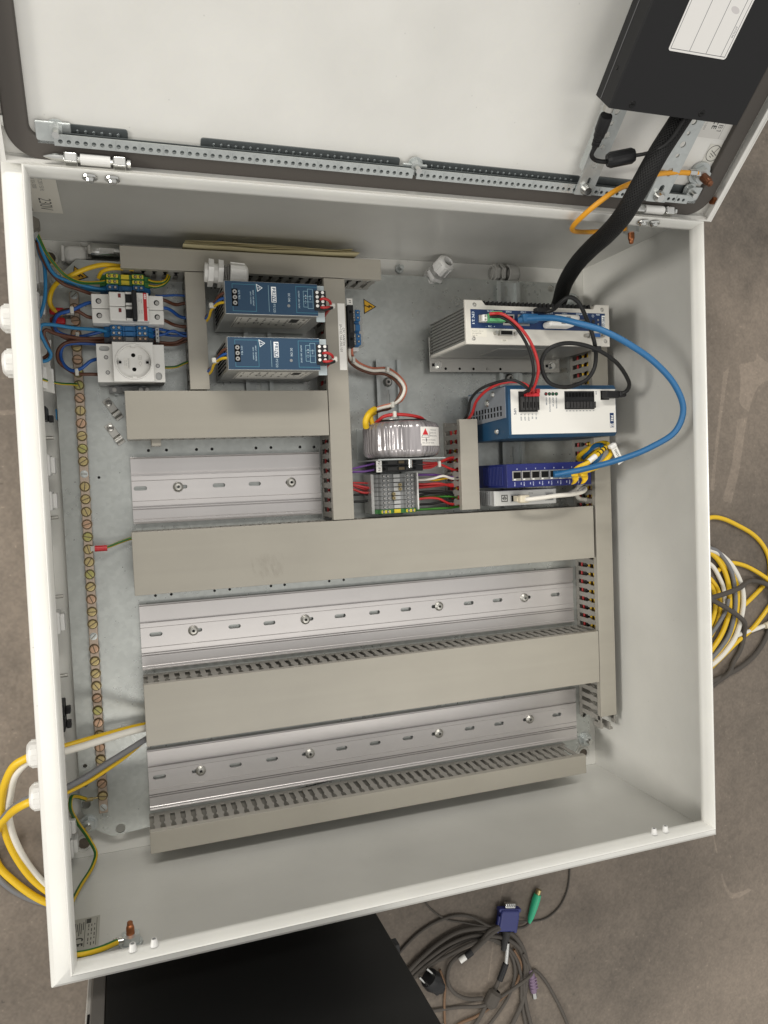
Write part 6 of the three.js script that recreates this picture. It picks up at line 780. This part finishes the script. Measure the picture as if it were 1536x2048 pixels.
fl('dark lead arching over the tangle', H([[38, 606], [49, 596], [73, 579], [101, 568], [132, 565], [157, 572], [185, 589, 8], [205, 598]], 0), 0.0021, 'wDusty');
fl('rusty brown lead crossing the tangle', H([[70, 694], [96, 698], [133, 703], [171, 705, 8], [203, 697, 9], [226, 688, 10], [247, 679, 10], [260, 679], [276, 697], [292, 726], [308, 761], [322, 800]], 0), 0.0024, 'wDusty');
fl('orange brown lead under the rusty one', H([[110, 740], [132, 728], [160, 724], [190, 714], [219, 698], [233, 683], [237, 663], [226, 638]], 1), 0.0022, 'wRust');
fl('upright dark lead beside the black tower', H([[106, 640], [113, 664], [111, 693], [111, 725], [112, 760]], 0), 0.0018, 'wRust');
{ const t = thing('vga_plug', 'dark blue screen plug lying on the floor', 'plug', undefined, [0.214, 0.0065, 0.585]); t.rotation.y = -0.22; mesh(merge([bx(-0.0155, 0.0155, -0.0075, 0.0075, -0.016, 0.016, 0.003), bx(-0.0185, 0.0185, -0.005, 0.005, -0.0175, -0.012, 0.0015)]), mt.vga, 'hood', t); mesh(bx(-0.0085, 0.0085, -0.004, 0.004, -0.0245, -0.0175, 0.001), mt.chrome, 'shell', t); for (let i = 0; i < 5; i++) mesh(bx(-0.0068 + i * 0.0032, -0.0056 + i * 0.0032, 0.0036, 0.0043, -0.0240, -0.0200, 0), mt.dark, 'pin', t); for (const s of [-1, 1]) mesh(cyl(0.003, 0.024, 'z', s * 0.0150, 0.002, 0.006, 12), mt.vga, 'thumb_screw', t); mesh(lathe([[0.0075, 0], [0.006, 0.006], [0.0065, 0.010], [0.0045, 0.022], [0.004, 0.03]], 16, 'z', 0.002, 0, 0.016), mt.dark, 'strain_relief', t); }
{ const t = thing('round_plug', 'green round mouse plug lying on the floor', 'plug', undefined, [0.2555, 0.0035, 0.5920]); t.rotation.y = Math.atan2(0.0135, -0.035) + Math.PI; t.rotation.y = -0.37; mesh(lathe([[0.0022, 0.010], [0.0045, 0.002], [0.0058, -0.014], [0.0062, -0.026], [0.0054, -0.034], [0, -0.0345]], 18, 'z'), mt.teal, 'grip', t); mesh(lathe([[0, -0.041], [0.0042, -0.041], [0.0042, -0.033]], 16, 'z'), mt.brass, 'shell', t); mesh(tubeG([[0, 0, 9], [-3, 0, 14], [-12, 0, 19], [-30, 1, 20], [-45, 2, 16]], 0.0021, 10), mt.wDusty, 'cable', t); }
{ const t = thing('round_plug', 'faded purple keyboard plug lying on the floor', 'plug', undefined, [0.2535, 0.0035, 0.690]); t.rotation.y = 0.13; mesh(merge([lathe([[0.002, -0.016], [0.0052, -0.010], [0.0058, 0.010], [0.0045, 0.020], [0, 0.0205]], 16, 'z'), ...[0, 1, 2, 3].map((i) => bx(-0.006, 0.006, -0.001, 0.006, -0.004 + i * 0.005, -0.0022 + i * 0.005, 0.0006))]), mt.lilac, 'grip', t); mesh(lathe([[0.004, 0.020], [0.004, 0.029], [0, 0.0292]], 14, 'z'), mt.chrome, 'shell', t); mesh(tubeG([[0, 0, -15], [-3, 2, -30], [-9, 3, -48]], 0.0022, 10), mt.wDusty, 'cable', t); }
{ const t = thing('audio_plug', 'black plug with long silver tip lying inside the tangle', 'plug'); mesh(tubeG([[205, 4, 663], [196, 4, 680], [189, 4, 692], [178, 4, 706], [168, 3, 722], [150, 2, 745], [130, 1, 780]], 0.0030, 12), mt.wDusty, 'cable', t); mesh(tubeG([[210, 5, 653], [205, 5, 664], [199, 5, 676]], 0.0046, 12), mt.black, 'grip', t); mesh(tubeG([[214, 5, 622], [213, 5, 632], [210, 5, 654]], 0.0032, 12), mt.chrome, 'tip', t); mesh(lathe([[0.006, 0], [0.0105, 0.004], [0.0105, 0.02], [0.006, 0.026]], 18, 'z').rotateY(-0.6).translate(0.192, 0.008, 0.688), mt.wDusty, 'ferrite', t); }
{ const t = thing('white_tip_lead', 'dark lead with white tip resting on the tangle', 'cable'); mesh(tubeG([[205, 9, 592], [185, 12, 596], [168, 13, 606], [152, 13, 616]], 0.0042, 12), mt.wDusty, 'cable', t); mesh(tubeG([[152, 13, 616], [142, 13, 621]], 0.0050, 12), mt.black, 'collar', t); mesh(tubeG([[142, 13, 621], [133, 12, 626]], 0.0042, 12), mt.white, 'tip', t); }
{ const t = thing('mains_plug', 'black mains plug with bright pins under the tangle', 'plug', undefined, [0.090, 0.0115, 0.646]); t.rotation.y = 0.7; t.scale.setScalar(0.8); mesh(merge([lathe([[0, -0.012], [0.017, -0.012], [0.0185, 0], [0.014, 0.014], [0.008, 0.026], [0, 0.027]], 20, 'z'), bx(-0.012, 0.012, -0.010, 0.012, -0.004, 0.02, 0.004)]), mt.black, 'body', t); for (const s of [-1, 1]) mesh(cyl(0.0024, 0.019, 'z', s * 0.0095, 0.004, -0.021, 12), mt.chrome, 'pin', t); }
{ const t = thing('white_hook', 'small white plastic hook beside the black tower', 'hook'); mesh(new THREE.TorusGeometry(0.0085, 0.0024, 10, 24, 4.6).rotateX(Math.PI / 2).translate(0.100, 0.002, 0.722), mt.white, 'ring', t); }
// ---------------------------------------------------------------- black tower standing at the cabinet foot
{
  const t = thing('computer_tower', 'black computer tower with grey vented bezel standing at the cabinet foot', 'computer'), z0 = 0.4300, x0 = -0.3362, x1 = -0.0385, h = 0.46;
  mesh(bx(x0, x1, 0.008, h, z0, z0 + 0.20, 0.0015), MD([0.005, 0.005, 0.005], 0.35), 'case', t);
  mesh(bx(x0 - 0.0130, x0 - 0.0002, 0.004, h + 0.002, z0 - 0.001, z0 + 0.20, 0.001), M([0.115, 0.107, 0.098], 0.5), 'front_bezel', t);
  mesh(bx(x0 - 0.0180, x0 - 0.0130, 0.004, h + 0.002, z0 + 0.0015, z0 + 0.20, 0.0015), M([0.40, 0.385, 0.36], 0.5), 'bezel_edge', t);
  mesh(bx(x0 - 0.0162, x0 - 0.0138, 0.226, 0.241, z0 + 0.0008, z0 + 0.0030, 0.0003), mt.hole, 'vent_slot', t); for (let i = 0; i < 24; i++) mesh(bx(x0 - 0.0162, x0 - 0.0138, 0.2435 + i * 0.0042, 0.2456 + i * 0.0042, z0 + 0.0008, z0 + 0.0030, 0.0002), mt.hole, 'vent_slot', t);
  mesh(bx(x1 - 0.002, x1 + 0.0058, 0.222, 0.236, z0 + 0.0015, z0 + 0.012, 0.001), mt.black, 'latch', t); for (const x of [x0 + 0.02, x1 - 0.03]) for (const z of [z0 + 0.02, z0 + 0.17]) mesh(cyl(0.009, 0.011, 'y', x, 0.0025, z, 14), mt.black, 'foot', t);
}
renderer.render(scene, camera);
